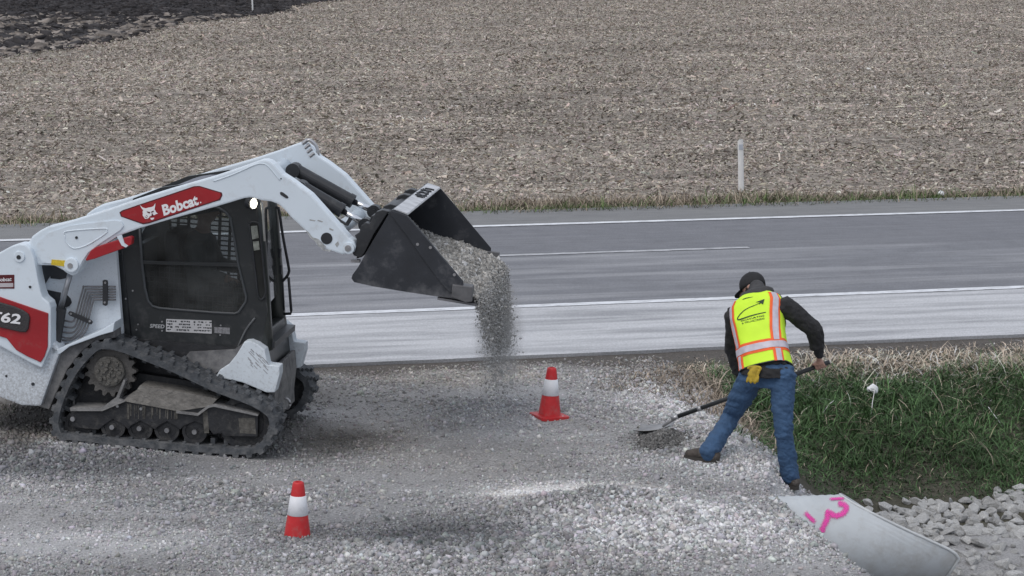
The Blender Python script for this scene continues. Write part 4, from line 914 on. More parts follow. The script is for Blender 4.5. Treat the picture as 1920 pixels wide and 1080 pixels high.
# gravel in the bucket and pouring over its edge
GP = sides([(770,400),(784,418),(820,436),(850,447),(880,457),(905,470),(921,482)], ymap(BY)); lip = LP(889, 569, -BY)
GP = GP+[(lip[0]+.02, lip[1]+.035)]
lows = [(lip[0]-.02, lip[1]+.01), LP(820, 552, -BY), LP(720, 530, -BY), LP(690, 500, -BY)]
def heap(y, t):
    s = t*(len(GP)-1); i = np.clip(s.astype(int), 0, len(GP)-2); f = s-i; G = np.array(GP); p = G[i]*(1-f)[:, None]+G[i+1]*f[:, None]
    return p[:, 0], p[:, 1]+.05*fbm(p[:, 0]*4, y*4, 91, 3)-.05*np.abs(y/BY)**2*(1-t)+.02*fbm(p[:, 0]*15, y*15, 92, 2)
yy = np.linspace(-BY+.02, BY-.02, 60); tt = np.linspace(0, 1, 50); Yg, Tg = np.meshgrid(yy, tt); hx, hz = heap(Yg.ravel(), Tg.ravel())
V = np.stack([hx, ymap(Yg.ravel()), hz], -1); V = V@np.array(LM.to_3x3()).T+np.array(LM.translation)
SG = attr_mat('poured_gravel', .95, .3, 50, .6, 90); vc = np.full((len(V), 3), .23)*np.array([1.04, 1.0, .94])
n = 16000; y = rng.uniform(-BY+.03, BY-.03, n); t = rng.random(n)**.8; sx_, sz_ = heap(y, t); pos = np.stack([sx_, ymap(y), sz_], -1); sz = np.clip(rng.lognormal(math.log(.015), .35, n), .006, .04); pos[:, 2] += sz*.2
pos = pos@np.array(LM.to_3x3()).T+np.array(LM.translation)
c = np.array([.35, .34, .32])*np.clip(rng.lognormal(0, .28, n), .4, 2)[:, None]
o = scatter('bucket_gravel', STONES, CUBE_F, pos, sz[:, None]*rng.uniform(.65, 1.4, (n, 3)), rand_rot(n), SG, np.clip(c, .04, .6)); 
i = np.arange(len(V)).reshape(50, 60); q = np.stack([i[:-1, :-1], i[:-1, 1:], i[1:, 1:], i[1:, :-1]], -1).reshape(-1, 4)
base = np_mesh('heap', V, q, SG, cols=vc)
bm = bmesh.new(); bm.from_mesh(o.data); bm.from_mesh(base.data); bm.to_mesh(o.data); bm.free(); bpy.data.objects.remove(base)
tag(o, 'load of grey gravel heaped in the tipped black bucket', 'gravel', kind='stuff')
def pour():
    n = 52000; t = rng.random(n)**.55; y = BY*(2*t-1)*.97           # more comes off the far half of the lip
    fall = np.clip(-np.log(rng.random(n)+1e-6)*(.05+.19*sst(-.8, .4, y)), 0, .8*(.35+.65*sst(-.95, .1, y)))
    late = rng.random(n) < .035; fall = np.where(late, rng.uniform(.2, 1.12, n), fall)
    x = lip[0]+.02+.045*np.sqrt(fall)+rng.normal(0, .016+.045*fall, n)
    p = np.stack([x, ymap(y)+rng.normal(0, .03, n), np.full(n, lip[1]+.02)], -1)@np.array(LM.to_3x3()).T+np.array(LM.translation)
    p[:, 2] -= fall*1.0; p[:, 2] += rng.normal(0, .015, n)
    keep = late | (fall < .1+.68*rng.random(n)**.5); p = p[keep]; n = len(p); print('pour', n)
    sz = np.clip(rng.lognormal(math.log(.0043), .5, n), .002, .02); scl = sz[:, None]*rng.uniform(.65, 1.4, (n, 3)); 
    c = np.array([.50, .49, .47])*np.clip(rng.lognormal(0, .3, n), .4, 2)[:, None]
    o = scatter('falling_gravel', STONES, CUBE_F, p, scl, rand_rot(n), SG, np.clip(c, .03, .6)); tag(o, 'stream of gravel falling from the lip of the bucket', 'gravel', kind='stuff')
    return p
PP = pour()
# thin dust hanging round the foot of the stream
def dust():
    q = PP[PP[:, 2] < np.quantile(PP[:, 2], .30)].mean(0); bm = bmesh.new(); sphere(bm, (q[0], q[1], q[2]-.12), (.24, .62, .55), 20)
    m = bpy.data.materials.new('dust_cloud'); m.use_nodes = True; t = m.node_tree; t.nodes.remove(t.nodes['Principled BSDF'])
    v = t.nodes.new('ShaderNodeVolumePrincipled'); v.inputs['Color'].default_value = (.72, .71, .69, 1)
    tc = t.nodes.new('ShaderNodeTexCoord'); mp = t.nodes.new('ShaderNodeMapping'); mp.vector_type = 'TEXTURE'
    mp.inputs['Location'].default_value = (q[0], q[1], q[2]-.12); mp.inputs['Scale'].default_value = (.24, .62, .55); t.links.new(tc.outputs['Object'], mp.inputs[0])
    ln = t.nodes.new('ShaderNodeVectorMath'); ln.operation = 'LENGTH'; t.links.new(mp.outputs[0], ln.inputs[0])
    r = t.nodes.new('ShaderNodeMapRange'); r.inputs[1].default_value = .15; r.inputs[2].default_value = 1; r.inputs[3].default_value = 1; r.inputs[4].default_value = 0; t.links.new(ln.outputs['Value'], r.inputs[0])
    n = t.nodes.new('ShaderNodeTexNoise'); n.inputs['Scale'].default_value = 5; n.inputs['Detail'].default_value = 4; t.links.new(tc.outputs['Object'], n.inputs['Vector'])
    k = t.nodes.new('ShaderNodeMath'); k.operation = 'MULTIPLY'; t.links.new(r.outputs[0], k.inputs[0]); t.links.new(n.outputs['Fac'], k.inputs[1])
    k2 = t.nodes.new('ShaderNodeMath'); k2.operation = 'MULTIPLY'; k2.inputs[1].default_value = 4.2; t.links.new(k.outputs[0], k2.inputs[0]); t.links.new(k2.outputs[0], v.inputs['Density'])
    t.links.new(v.outputs[0], t.nodes['Material Output'].inputs['Volume'])
    o = obj('dust_cloud', bm, m); tag(o, 'pale dust hanging round the foot of the falling gravel', 'dust', kind='stuff')
dust()

for o in list(bpy.data.objects):
    if o.type == 'MESH' and o.name.split('.')[0] in ('bolt', 'bolt_hole', 'cross_tube', 'frame_lip', 'pressed_rib', 'hydraulic_line', 'panel_seam', 'painted_reflection', 'ferrule', 'emblem_eye', 'emblem_whisker', 'door_edge', 'floor', 'opening_shade'): split_loose(o)
# ------------------------------------------------------------------ cones, posts, culvert, rocks, litter
CONE_RED = mat('cone_plastic', (.52, .018, .022), .5, var=.12, vs=12, dirt=((.30, .16, .14), .10, 18, .0, .25))
COLLAR = mat('cone_collar', (.72, .73, .76), .5, var=.05, vs=15, bump=.05, dirt=((.4, .4, .4), .05, 14, .0, .4))
def cone(px, py, rz, tilt, sink, label, hgt=.47):
    p = gp(px, py); root = empty('traffic_cone', (p.x, p.y, p.z-sink)); root.rotation_euler = (tilt[0], tilt[1], rz); tag(root, label, 'traffic cone', 'traffic cones on the gravel')
    prof = [(.098, .026), (.096, .04), (.0835, .13), (.0735, .20), (.0535, .345), (.043, .415), (.040, .432), (.036, .440), (.027, .444), (.024, .438), (.024, .38)]
    k = hgt/.444
    bm = bmesh.new(); n = 28; rings = [[bm.verts.new((r*k*math.cos(2*math.pi*i/n), r*k*math.sin(2*math.pi*i/n), z*k)) for i in range(n)] for r, z in prof]
    for a, b in zip(rings, rings[1:]):
        for i in range(n): bm.faces.new((a[i], a[(i+1) % n], b[(i+1) % n], b[i]))
    obj('cone_body', bm, CONE_RED, root, True)
    bm = bmesh.new(); pr = [(.0735, .203), (.0755, .2045), (.0565, .342), (.0535, .3435)]
    rings = [[bm.verts.new((r*k*math.cos(2*math.pi*i/n), r*k*math.sin(2*math.pi*i/n), z*k)) for i in range(n)] for r, z in pr]
    for a, b in zip(rings, rings[1:]):
        for i in range(n): bm.faces.new((a[i], a[(i+1) % n], b[(i+1) % n], b[i]))
    obj('reflective_collar', bm, COLLAR, root, True)
    bm = bmesh.new(); s = .135*k; prism(bm, [(s*x, s*z) for x, z in ((-.85,-1),(.85,-1),(1,-.85),(1,.85),(.85,1),(-.85,1),(-1,.85),(-1,-.85))], 0, .03*k); bevel(bm, .006)
    b = obj('cone_base', bm, CONE_RED, root); b.rotation_euler = (R(90), 0, 0); b.location = (0, 0, 0)
    return root
cone(1030, 781, R(28), (R(1), R(2.5)), .010, 'orange-red traffic cone with a white collar near the shoveler, its square base showing', .445)
cone(557, 1004, R(10), (R(0), R(2)), .045, 'orange-red traffic cone with a white collar half sunk in the gravel below the loader tracks', .43)

POSTW = mat('post_plastic', (.70, .70, .69), .5, var=.06, vs=8)
def post(loc, h, label):
    root = empty('marker_post', loc); root.rotation_euler = (0, R(-1.8), R(10)); tag(root, label, 'marker post', 'white roadside marker posts')
    bm = bmesh.new(); prof = [(-.05, .012), (-.03, -.006), (0, -.012), (.03, -.006), (.05, .012), (.046, .020), (0, .0), (-.046, .020)]
    a = [bm.verts.new((x, y, -.2)) for x, y in prof]; b = [bm.verts.new((x, y, h-.03+(.03 if abs(x) < .04 else 0))) for x, y in prof]
    bm.faces.new(a[::-1]); bm.faces.new(b)
    for i in range(len(prof)): bm.faces.new((a[i], a[(i+1) % 8], b[(i+1) % 8], b[i]))
    obj('post_body', bm, POSTW, root)
    bm = bmesh.new(); bx(bm, (0, -.013, h-.13), (.072, .006, .09)); bevel(bm, .003); obj('reflector', bm, mat('reflector_grey', (.42, .45, .50), .3), root)
p = on_z(1390, 354, 0.0); post((p.x, p.y, 0), .84, 'white marker post with a grey reflector standing in the verge beyond the road')
p = on_z(474, 22, 0.0); post((p.x, p.y, 0), 1.1, 'distant white marker post at the border of the dark tilled field')

# culvert pipe end, mitred, its axis along the road; the gravel bank buries its left end
def culvert():
    r = .34; top = on_z(1556, 936, -.02); o = Vector((top.x-.05, top.y, top.z)); AX = Vector((math.cos(R(11)), math.sin(R(11)), -.02)).normalized(); SD = Vector((-AX.y, AX.x, 0)).normalized()
    zc = o.z-r+.02; root = empty('culvert_pipe', (o.x, o.y, zc)); tag(root, 'pale grey metal culvert pipe end with pink spray paint, half buried in gravel', 'pipe')
    def pt(s, a, rr): return AX*s + SD*(rr*math.cos(a)) + Vector((0, 0, rr*math.sin(a)))
    def cut(a): return (.14)+.73*min(1, (1-math.sin(a))*r/.40)-.10*math.cos(a)*(1-abs(math.sin(a)))        # mitre: the crown ends first, the invert reaches furthest
    bm = bmesh.new(); na, ns = 56, 44; lay = []
    for rr in (r, r-.012):
        rows = []
        for j in range(na):
            a = 2*math.pi*j/na; e = cut(a); rows.append([bm.verts.new(pt(-.42+(e+.42)*i/ns, a, rr+.0025*math.sin((-.42+(e+.42)*i/ns)*95))) for i in range(ns+1)])
        for j in range(na):
            for i in range(ns): bm.faces.new((rows[j][i], rows[j][i+1], rows[(j+1) % na][i+1], rows[(j+1) % na][i]))
        lay.append(rows)
    for j in range(na): bm.faces.new((lay[0][j][-1], lay[1][j][-1], lay[1][(j+1) % na][-1], lay[0][(j+1) % na][-1]))
    obj('pipe_shell', bm, mat('galvanised_steel', (.47, .50, .52), .55, .0, var=.07, vs=4, bump=.08, bs=30, dirt=((.34, .33, .31), .22, 7, -.45, .25)), root, True)
    bm = bmesh.new(); q = [pt(cut(a)+.004, a, r) for a in np.linspace(0, 2*math.pi, 57)]; tube(bm, q, .011, 8); obj('rim', bm, mat('rim_steel', (.50, .52, .53), .5), root, True)
    # spray-painted strokes follow the shell, soft-edged patches 2 mm proud
    pk = bpy.data.materials.new('pink_spray_paint'); pk.use_nodes = True; t = pk.node_tree; b = t.nodes['Principled BSDF']; b.inputs['Base Color'].default_value = (.70, .06, .34, 1); b.inputs['Roughness'].default_value = .85
    at = t.nodes.new('ShaderNodeAttribute'); at.attribute_name = 'Col'; n = t.nodes.new('ShaderNodeTexNoise'); n.inputs['Scale'].default_value = 130; n.inputs['Detail'].default_value = 3
    tc = t.nodes.new('ShaderNodeTexCoord'); t.links.new(tc.outputs['Object'], n.inputs['Vector'])
    mr = t.nodes.new('ShaderNodeMath'); mr.operation = 'ADD'; t.links.new(at.outputs['Fac'], mr.inputs[0]); t.links.new(n.outputs['Fac'], mr.inputs[1])
    rp = t.nodes.new('ShaderNodeValToRGB'); rp.color_ramp.elements[0].position = .60; rp.color_ramp.elements[1].position = 1.0; t.links.new(mr.outputs[0], rp.inputs[0]); t.links.new(rp.outputs[0], b.inputs['Alpha'])
    def shell_at(px, py):
        # where a sight line meets the shell, as (s, a)
        rd = ray(px, py); org = CO-root.location; best = None
        for k in range(4000):
            q = org+rd*(14.5+k*.0012); s = q.dot(AX); d = q-AX*s
            if d.length < r: return s, math.atan2(d.z, d.dot(SD))
        return None
    def stroke(pts, wpx):
        bm = bmesh.new(); cl = bm.verts.layers.float_color.new('Col'); rows = []
        pts = [Vector((a, b, 0)) for a, b in pts]; pts = smooth_path(pts, 5) if len(pts) > 2 else [pts[0].lerp(pts[1], k/8) for k in range(9)]
        for i, p in enumerate(pts):
            d = (pts[min(i+1, len(pts)-1)]-pts[max(i-1, 0)]).normalized(); nrm = Vector((-d.y, d.x, 0)); row = []
            for k in range(9):
                f = (k-4)/4; q = p+nrm*f*wpx; sa = shell_at(q.x, q.y)
                if sa is None: row = None; break
                v = bm.verts.new(pt(sa[0], sa[1], r+.0065)); e = min(1, (i+.6)/2.2, (len(pts)-i-.4)/2.2); c = max(0, 1-abs(f)**1.5)*max(0, e)*.54; v[cl] = (c, c, c, 1); row.append(v)
            if row: rows.append(row)
        for a, b in zip(rows, rows[1:]):
            for k in range(8): bm.faces.new((a[k], a[k+1], b[k+1], b[k]))
        if rows: obj('spray_paint', bm, pk, root, True)
        else: bm.free()
    stroke([(1509, 961), (1530, 981)], 6); stroke([(1538, 1002), (1546, 985), (1553, 970), (1551, 962)], 8)
    stroke([(1549, 958), (1556, 963), (1570, 968), (1583, 962), (1588, 954), (1584, 948), (1572, 944)], 8); stroke([(1556, 937), (1586, 935.5)], 4)
culvert()

ROCKM = attr_mat('riprap_stone', .9, .22, 7, .6, 22)
def rocks():
    meshes = []
    for k in range(14):
        bm = bmesh.new(); rr_ = random.Random(k+50)
        pts = [Vector((rr_.gauss(0, 1), rr_.gauss(0, 1), rr_.gauss(0, .8))).normalized()*rr_.uniform(.8, 1.05) for _ in range(16)]
        vs_ = [bm.verts.new((p.x*1.15, p.y*rr_.uniform(.8, 1), p.z*.8)) for p in pts]
        res = bmesh.ops.convex_hull(bm, input=vs_); bmesh.ops.delete(bm, geom=[g for g in res['geom_interior'] if isinstance(g, bmesh.types.BMVert)], context='VERTS')
        bmesh.ops.bevel(bm, geom=list(bm.edges), offset=.03, segments=1, affect='EDGES', clamp_overlap=True)
        bmesh.ops.triangulate(bm, faces=bm.faces); bmesh.ops.subdivide_edges(bm, edges=bm.edges, cuts=1, use_grid_fill=True)
        for v in bm.verts: v.co += v.co.normalized()*rr_.uniform(-.035, .035)
        cl = bm.verts.layers.float_color.new('Col'); t = rr_.uniform(.33, .56)
        for v in bm.verts: v[cl] = (t*1.0, t, t*.985, 1)
        me = bpy.data.meshes.new('riprap_rock'); bmesh.ops.recalc_face_normals(bm, faces=bm.faces); bm.to_mesh(me); bm.free(); me.materials.append(ROCKM); meshes.append(me)
    placed = []
    def put(px, py, size, lift=.25):
        p = gp(px, py); o = bpy.data.objects.new('riprap_rock', random.choice(meshes)); C.objects.link(o)
        size *= 1.08; o.location = (p.x, p.y, p.z+size*lift); o.scale = (size*random.uniform(.8, 1.25), size*random.uniform(.8, 1.15), size*random.uniform(.7, 1.0)); o.rotation_euler = (random.uniform(-.5, .5), random.uniform(-.5, .5), random.uniform(0, 6.28))
        tag(o, 'angular grey riprap stone in the pile below the grass beside the culvert', 'stone', 'grey riprap stones beside the culvert')
    hand = [(1628,948,.050),(1626,962,.048),(1660,958,.075),(1690,965,.068),(1683,985,.07),(1715,948,.062),(1742,945,.07),(1736,968,.07),(1765,960,.075),(1790,955,.06),(1780,975,.072),(1802,980,.085),(1812,945,.06),(1838,950,.075),(1858,950,.075),(1870,925,.055),(1892,930,.055),(1912,920,.07),(1843,975,.07),(1870,978,.065),(1898,960,.07),(1905,985,.065),(1860,998,.06),(1835,995,.055),(1920,960,.07),(1710,985,.075),(1740,995,.06),(1722,1003,.06),(1700,1010,.055),(1755,1000,.055),(1775,1003,.055),(1800,1005,.05),(1760,1020,.06),(1785,1022,.06),(1812,1020,.06),(1935,935,.07),(1940,975,.07),(1700,945,.05),(1815,965,.05),(1885,955,.055),(1918,942,.06)]
    for a, b, s in hand: put(a, b-2, s)
    for k in range(120):
        b = random.uniform(985, 1100)**1; a = random.uniform(1690+(b-985)*.9, 1990)
        put(a, b, random.lognormvariate(math.log(.040), .3), .15)
    for k in range(115):
        a = random.uniform(1650, 1960); put(a, random.uniform(950-(a-1650)*.09+max(0, 20-(a-1650)*.2), 1000), random.uniform(.045, .07), .1)
    for k in range(24): put(random.uniform(1930, 2010), random.uniform(925, 990), random.uniform(.05, .08))
rocks()
# a few pale clods of gravel spilled at the grass edge stay with the gravel; litter is its own thing
def crumple(name, px, py, size, label, cat, z=None):
    p = gp(px, py) if z is None else Vector((*on_z(px, py, z).xy, z)); bm = bmesh.new(); bmesh.ops.create_icosphere(bm, subdivisions=3, radius=1); rr_ = random.Random(int(px))
    for v in bm.verts:
        n = .5*math.sin(5*v.co.x+2*v.co.z)+.4*math.sin(7*v.co.y-3*v.co.x)+rr_.uniform(-.12, .12); v.co *= size*(1+.22*n)*(1.25 if v.co.x > .1 else .85); v.co.z *= .75
    o = obj(name, bm, mat(name, (.74, .75, .77), .7, var=.06, vs=20)); o.location = (p.x, p.y, p.z+size*1.0); tag(o, label, cat)
crumple('crumpled_cup', 1634, 752, .050, 'crumpled white cup lying on the green grass right of the shoveler', 'litter')
bpy.data.objects['crumpled_cup'].location.z += .07
crumple('paper_scrap', 1763, 368, .05, 'small white paper scrap lying in the verge beyond the road', 'litter', .02)

# ------------------------------------------------------------------ the shoveler
DL, DR = (gp(1325, 866)-CO).dot(FW), (gp(1480, 914)-CO).dot(FW)
D0 = (DL+DR)/2
W = lambda px, py, d=0.0: at_depth(px, py, D0+d)
SKIN = mat('skin', (.40, .235, .18), .55, var=.1, vs=20)
DENIM = mat('blue_denim', (.037, .083, .165), .85, var=.16, vs=14, bump=.35, bs=45)
FLEECE = mat('black_fleece', (.022, .022, .024), .9, var=.25, vs=10, bump=.3, bs=40)
HOOD = mat('grey_fleece', (.055, .055, .058), .9, var=.2, vs=14, bump=.3, bs=50)
LIME = mat('hi_vis_lime', (.62, .93, .04), .7, var=.05, vs=6, bump=.15, bs=14)
ORANGE = mat('hi_vis_orange', (.85, .13, .03), .7, var=.08, vs=20)
SILVER = mat('reflective_silver', (.50, .47, .53), .45, var=.15, vs=18, bump=.1, bs=30)
LEATHER = mat('boot_leather', (.060, .050, .043), .85, var=.25, vs=16, bump=.3, bs=60, dirt=((.20, .19, .18), .10, 14, -.2, .3))
HL, HR = W(1408, 708, .06), W(1468, 704, -.06)
AL, AR = W(1330, 846, DL-D0), W(1481, 891, DR-D0)
KL, KR = W(1368, 786, .30), W(1468, 800, -.10)
NECK, CHEST, PELV = W(1420, 553, .30), W(1421, 610, .21), W(1438, 700, 0)
SL, SR = W(1379, 590, .30), W(1470, 572, .17)
EL, WL_ = W(1375, 655, .52), W(1392, 712, .62)
ER, WR = W(1526, 618, .22), W(1536, 664, .34)
HEAD = W(1411, 536, .40)
print('limb lengths', (HL-KL).length, (KL-AL).length, (HR-KR).length, (KR-AR).length, 'arm', (SR-ER).length, (ER-WR).length, (SL-EL).length, (EL-WL_).length, 'torso', (NECK-PELV).length)
# shovel: the right hand sits on the grip end, the left further down the shaft
GRIP = W(1549, 681, .40); TIP = gp(1196, 812)+Vector((0, 0, .02))
LHAND = GRIP.lerp(TIP, .46)
def person_root(name, loc, label): 
    r = empty(name, loc); tag(r, label, 'person'); return r
worker = empty('person', ((AL.x+AR.x)/2, (AL.y+AR.y)/2, gz((AL.x+AR.x)/2, (AL.y+AR.y)/2)))
tag(worker, 'worker in lime safety vest, blue jeans and black cap bending to a shovel', 'person')
WM = Matrix.Translation(worker.location).inverted()
def lp(p): return WM @ p
def limb(bm, pts, rad, n=14, flat=1.0, ref=None):
    tube(bm, [lp(p) for p in pts], rad, n, True, flat, ref)
    for p, r_ in ((pts[0], rad[0]), (pts[-1], rad[-1])): sphere(bm, lp(p), min(r_) if isinstance(r_, tuple) else r_, 12)
def mid(a, b, t): return a.lerp(b, t)
def torso_rings(extra=0.0):
    ax = (SR-SL).normalized(); hx_ = (HR-HL).normalized()
    T = [(PELV-Vector((0, 0, .10)), .150, .115, hx_), (PELV+Vector((0, 0, .0)), .172, .128, hx_), (mid(PELV, CHEST, .35), .165, .118, hx_.lerp(ax, .3).normalized()), (mid(PELV, CHEST, .7), .175, .122, ax.lerp(hx_, .35).normalized()), (CHEST, .192, .130, ax), (mid(CHEST, NECK, .45), .205, .120, ax), (mid(CHEST, NECK, .75), .18, .098, ax), (mid(CHEST, NECK, .97), .085, .075, ax)]
    return [(c, a+extra, b+extra, x) for c, a, b, x in T]
def torso(bm, extra, i0=0, i1=8):
    rows = torso_rings(extra)[i0:i1]; n = 28; rings = []
    for k, (c, a, b, x) in enumerate(rows):
        t = (rows[min(k+1, len(rows)-1)][0]-rows[max(k-1, 0)][0]).normalized(); x = (x-t*x.dot(t)).normalized(); y = t.cross(x)
        r_ = []
        for j in range(n):
            th = 2*math.pi*j/n; cx, sy = math.cos(th), math.sin(th); e = .8
            r_.append(bm.verts.new(lp(c+x*(a*math.copysign(abs(cx)**e, cx))+y*(b*math.copysign(abs(sy)**e, sy)))))
        rings.append(r_)
    for a, b in zip(rings, rings[1:]):
        for j in range(n): bm.faces.new((a[j], a[(j+1) % n], b[(j+1) % n], b[j]))
    bm.faces.new(rings[0][::-1]); bm.faces.new(rings[-1])
SH = (GRIP-TIP).normalized()
def hand(bm, wrist, at, along, size=1.0, thumb=1):
    """closed hand: palm beside the shaft, four separate fingers wrapped round it and a thumb from the palm's side"""
    ax = along.normalized(); back = (wrist-at); back = (back-ax*back.dot(ax)).normalized(); sd = ax.cross(back)
    pc = at+back*.034*size
    m = Matrix((ax, sd, back)).transposed(); sphere(bm, lp(pc), (.043*size, .034*size, .019*size), 14, m)
    limb(bm, [wrist, mid(wrist, pc, .6), pc], [(.028, .022), (.029, .022), (.030, .020)], 12)
    for k, (o, l) in enumerate(((-.034, .94), (-.0115, 1.0), (.0115, .96), (.033, .82))):
        base = at+ax*o*size*thumb*-1; r = .0245*size; pts = []
        for j in range(8):
            a = 1.25-j*.52*l; pts.append(base+(back*math.sin(a)+sd*math.cos(a))*r*(1.08 if j in (2, 4) else 1)+ax*(.002*j*(k-1.5)*.3))
        limb(bm, [pc+ax*o*size*thumb*-1*.9+sd*.018]+pts, [.0105]+[.0098, .0100, .0095, .0096, .0090, .0088, .0082, .0072], 10)
    tb = pc+ax*.040*size*thumb; limb(bm, [tb, tb+ax*.020*thumb-sd*.016-back*.010, at+ax*.048*thumb-sd*.025-back*.008, at+ax*.034*thumb-sd*.016-back*.026], [.0125, .0115, .0102, .0085], 10)
def full_body():
    bm = bmesh.new(); torso(bm, -.012)
    for h, k, a in ((HL, KL, AL), (HR, KR, AR)):
        limb(bm, [h, mid(h, k, .5), k, mid(k, a, .35), a], [.082, .072, .052, .050, .036])
    for s, e, w_, hp, th_ in ((SL, EL, WL_, LHAND, -1), (SR, ER, WR, GRIP-SH*.05, -1)):
        limb(bm, [s, mid(s, e, .5), e, mid(e, w_, .3), w_], [.050, .044, .037, .035, .025]); hand(bm, w_, hp, SH, 1.0, th_)
    # head: skull, jaw, nose, ears, looking down and to the left
    up = (HEAD-NECK).normalized().lerp(Vector((-.1, .25, 1)), .6).normalized(); fwd = Vector((-.86, .45, -.36)); fwd = (fwd-up*fwd.dot(up)).normalized(); sd = fwd.cross(up)
    m = Matrix((sd, fwd, up)).transposed()
    limb(bm, [NECK-Vector((0, 0, .03)), mid(NECK, HEAD, .5), HEAD-up*.05], [.060, .054, .056])
    sphere(bm, lp(HEAD), (.076, .096, .098), 20, m); sphere(bm, lp(HEAD-up*.06+fwd*.035), (.055, .060, .058), 16, m)
    sphere(bm, lp(HEAD-up*.105+fwd*.068), (.028, .025, .020), 12, m)                       # chin
    limb(bm, [HEAD-up*.005+fwd*.092, HEAD-up*.045+fwd*.118], [.010, .016], 10)              # nose
    sphere(bm, lp(HEAD-up*.073+fwd*.090), (.026, .012, .008), 10, m)                        # mouth
    for e in (-1, 1):
        sphere(bm, lp(HEAD-up*.025-fwd*.005+sd*e*.078), (.010, .024, .034), 12, m)           # ears
        sphere(bm, lp(HEAD-up*.003+fwd*.085+sd*e*.030), (.016, .010, .010), 10, m)           # eyes and brow
        sphere(bm, lp(HEAD+up*.018+fwd*.086+sd*e*.030), (.022, .010, .007), 10, m)
    for foot, a, d in ((0, AL, Vector((-.80, .45, 0))), (1, AR, Vector((-.55, .75, 0)))):
        d.normalize(); limb(bm, [a-Vector((0, 0, .03)), a+d*.09-Vector((0, 0, .055)), a+d*.15-Vector((0, 0, .06))], [.036, .032, .026])
    remesh('body', bm, .0062, SKIN, worker, 4)
    return up, fwd, sd, m
HUP, HFW, HSD, HM = full_body()
def folds(axis_scale, amp, seed):
    def f(co):
        a = co[:, 0]*1.0+co[:, 1]*.6; return amp*(np.abs(fbm(a*axis_scale[0]+3, co[:, 2]*axis_scale[1]+a*6, seed, 3))*2-.25) + amp*.5*fbm(co[:, 0]*40, co[:, 2]*45+co[:, 1]*30, seed+3, 2)
    return f
# jeans
bm = bmesh.new(); torso(bm, .006, 0, 3)
for h, k, a in ((HL, KL, AL), (HR, KR, AR)):
    d = (a-k).normalized(); limb(bm, [h, mid(h, k, .35), mid(h, k, .7), k, mid(k, a, .4), mid(k, a, .75), mid(k, a, .93), a+d*.005], [(.104, .112), .101, .088, .077, .074, .076, .080, .078], 18)
for c, s in ((HL, 1), (HR, -1)): sphere(bm, lp(c+Vector((0, -.035, -.01))), (.085, .090, .095), 16)
remesh('jeans', bm, .0085, DENIM, worker, 5, folds((10, 17), .026, 201))
# black fleece: torso under the vest, sleeves with cuffs, hem below the vest
bm = bmesh.new(); torso(bm, .016, 1, 8); tube(bm, [lp(PELV+Vector((0, 0, z))) for z in (-.008, .03, .07)], [(.219, .174), (.209, .164), (.192, .148)], 24, ref=(HR-HL))
for s, e, w_ in ((SL, EL, WL_), (SR, ER, WR)):
    limb(bm, [mid(s, CHEST, .25), s, mid(s, e, .5), mid(s, e, .92), e, mid(e, w_, .35), mid(e, w_, .70), mid(e, w_, .80), w_], [.078, .086, .080, .074, .073, .072, .066, .047, .043], 18)
remesh('fleece_jacket', bm, .0085, FLEECE, worker, 5, folds((11, 13), .024, 211))
# hood lying round the neck
bm = bmesh.new(); ax = (SR-SL).normalized(); nb = (NECK-CHEST).normalized(); bk = -FW
q = [NECK+ax*(.105*math.cos(a))+bk*(.085*math.sin(a))+nb*(.010+.006*math.sin(a)) for a in np.linspace(-.6, math.pi+.6, 13)]
tube(bm, [lp(p) for p in q], [.020]+[.033+.014*math.sin(max(0, a)) for a in np.linspace(0, math.pi, 11)]+[.020], 14)
limb(bm, [NECK+nb*.01-bk*.01, NECK+nb*.055+(HEAD-NECK)*.1], [(.088, .075), (.078, .068)], 16)
sphere(bm, lp(NECK+bk*.055+nb*.015+ax*.02), (.095, .05, .045), 14)
remesh('hood', bm, .0085, HOOD, worker, 4, folds((12, 16), .008, 221))
# cap
bm = bmesh.new(); rows = []; n = 28
for i, (f, r_) in enumerate(((-.30, 1.06), (-.05, 1.09), (.25, 1.05), (.5, .95), (.75, .74), (.92, .44), (1.0, .12))):
    rows.append([bm.verts.new(lp(HEAD+HUP*(.012+.105*f)+HSD*(.082*r_*math.cos(2*math.pi*k/n))+HFW*(.103*r_*math.sin(2*math.pi*k/n)))) for k in range(n)])
for a, b in zip(rows, rows[1:]):
    for k in range(n): bm.faces.new((a[k], a[(k+1) % n], b[(k+1) % n], b[k]))
bm.faces.new(rows[-1]); bm.faces.new(rows[0][::-1])
sphere(bm, lp(HEAD+HUP*.118), .010, 8)
br_t, br_b = [], []
for k in range(13):
    a = -1.05+2.1*k/12; inner = HEAD-HUP*.012+HSD*(.086*math.sin(a))+HFW*(.100*math.cos(a)); outer = inner+HFW*(.072*math.cos(a*.9))-HUP*(.030*math.cos(a*.8))
    br_t.append((bm.verts.new(lp(inner+HUP*.003)), bm.verts.new(lp(outer+HUP*.003)))); br_b.append((bm.verts.new(lp(inner-HUP*.004)), bm.verts.new(lp(outer-HUP*.004))))
for k in range(12):
    bm.faces.new((br_t[k][0], br_t[k+1][0], br_t[k+1][1], br_t[k][1])); bm.faces.new((br_b[k][0], br_b[k][1], br_b[k+1][1], br_b[k+1][0])); bm.faces.new((br_t[k][1], br_t[k+1][1], br_b[k+1][1], br_b[k][1]))
obj('cap', bm, mat('cap_cloth', (.016, .016, .018), .85, var=.2, vs=20, bump=.2, bs=70), worker, True)
bm = bmesh.new(); sphere(bm, lp(HEAD-HUP*.035-HFW*.015), (.080, .094, .055), 18, HM); obj('hair', bm, mat('short_hair', (.03, .022, .016), .8, var=.3, vs=60, bump=.6, bs=150), worker, True)
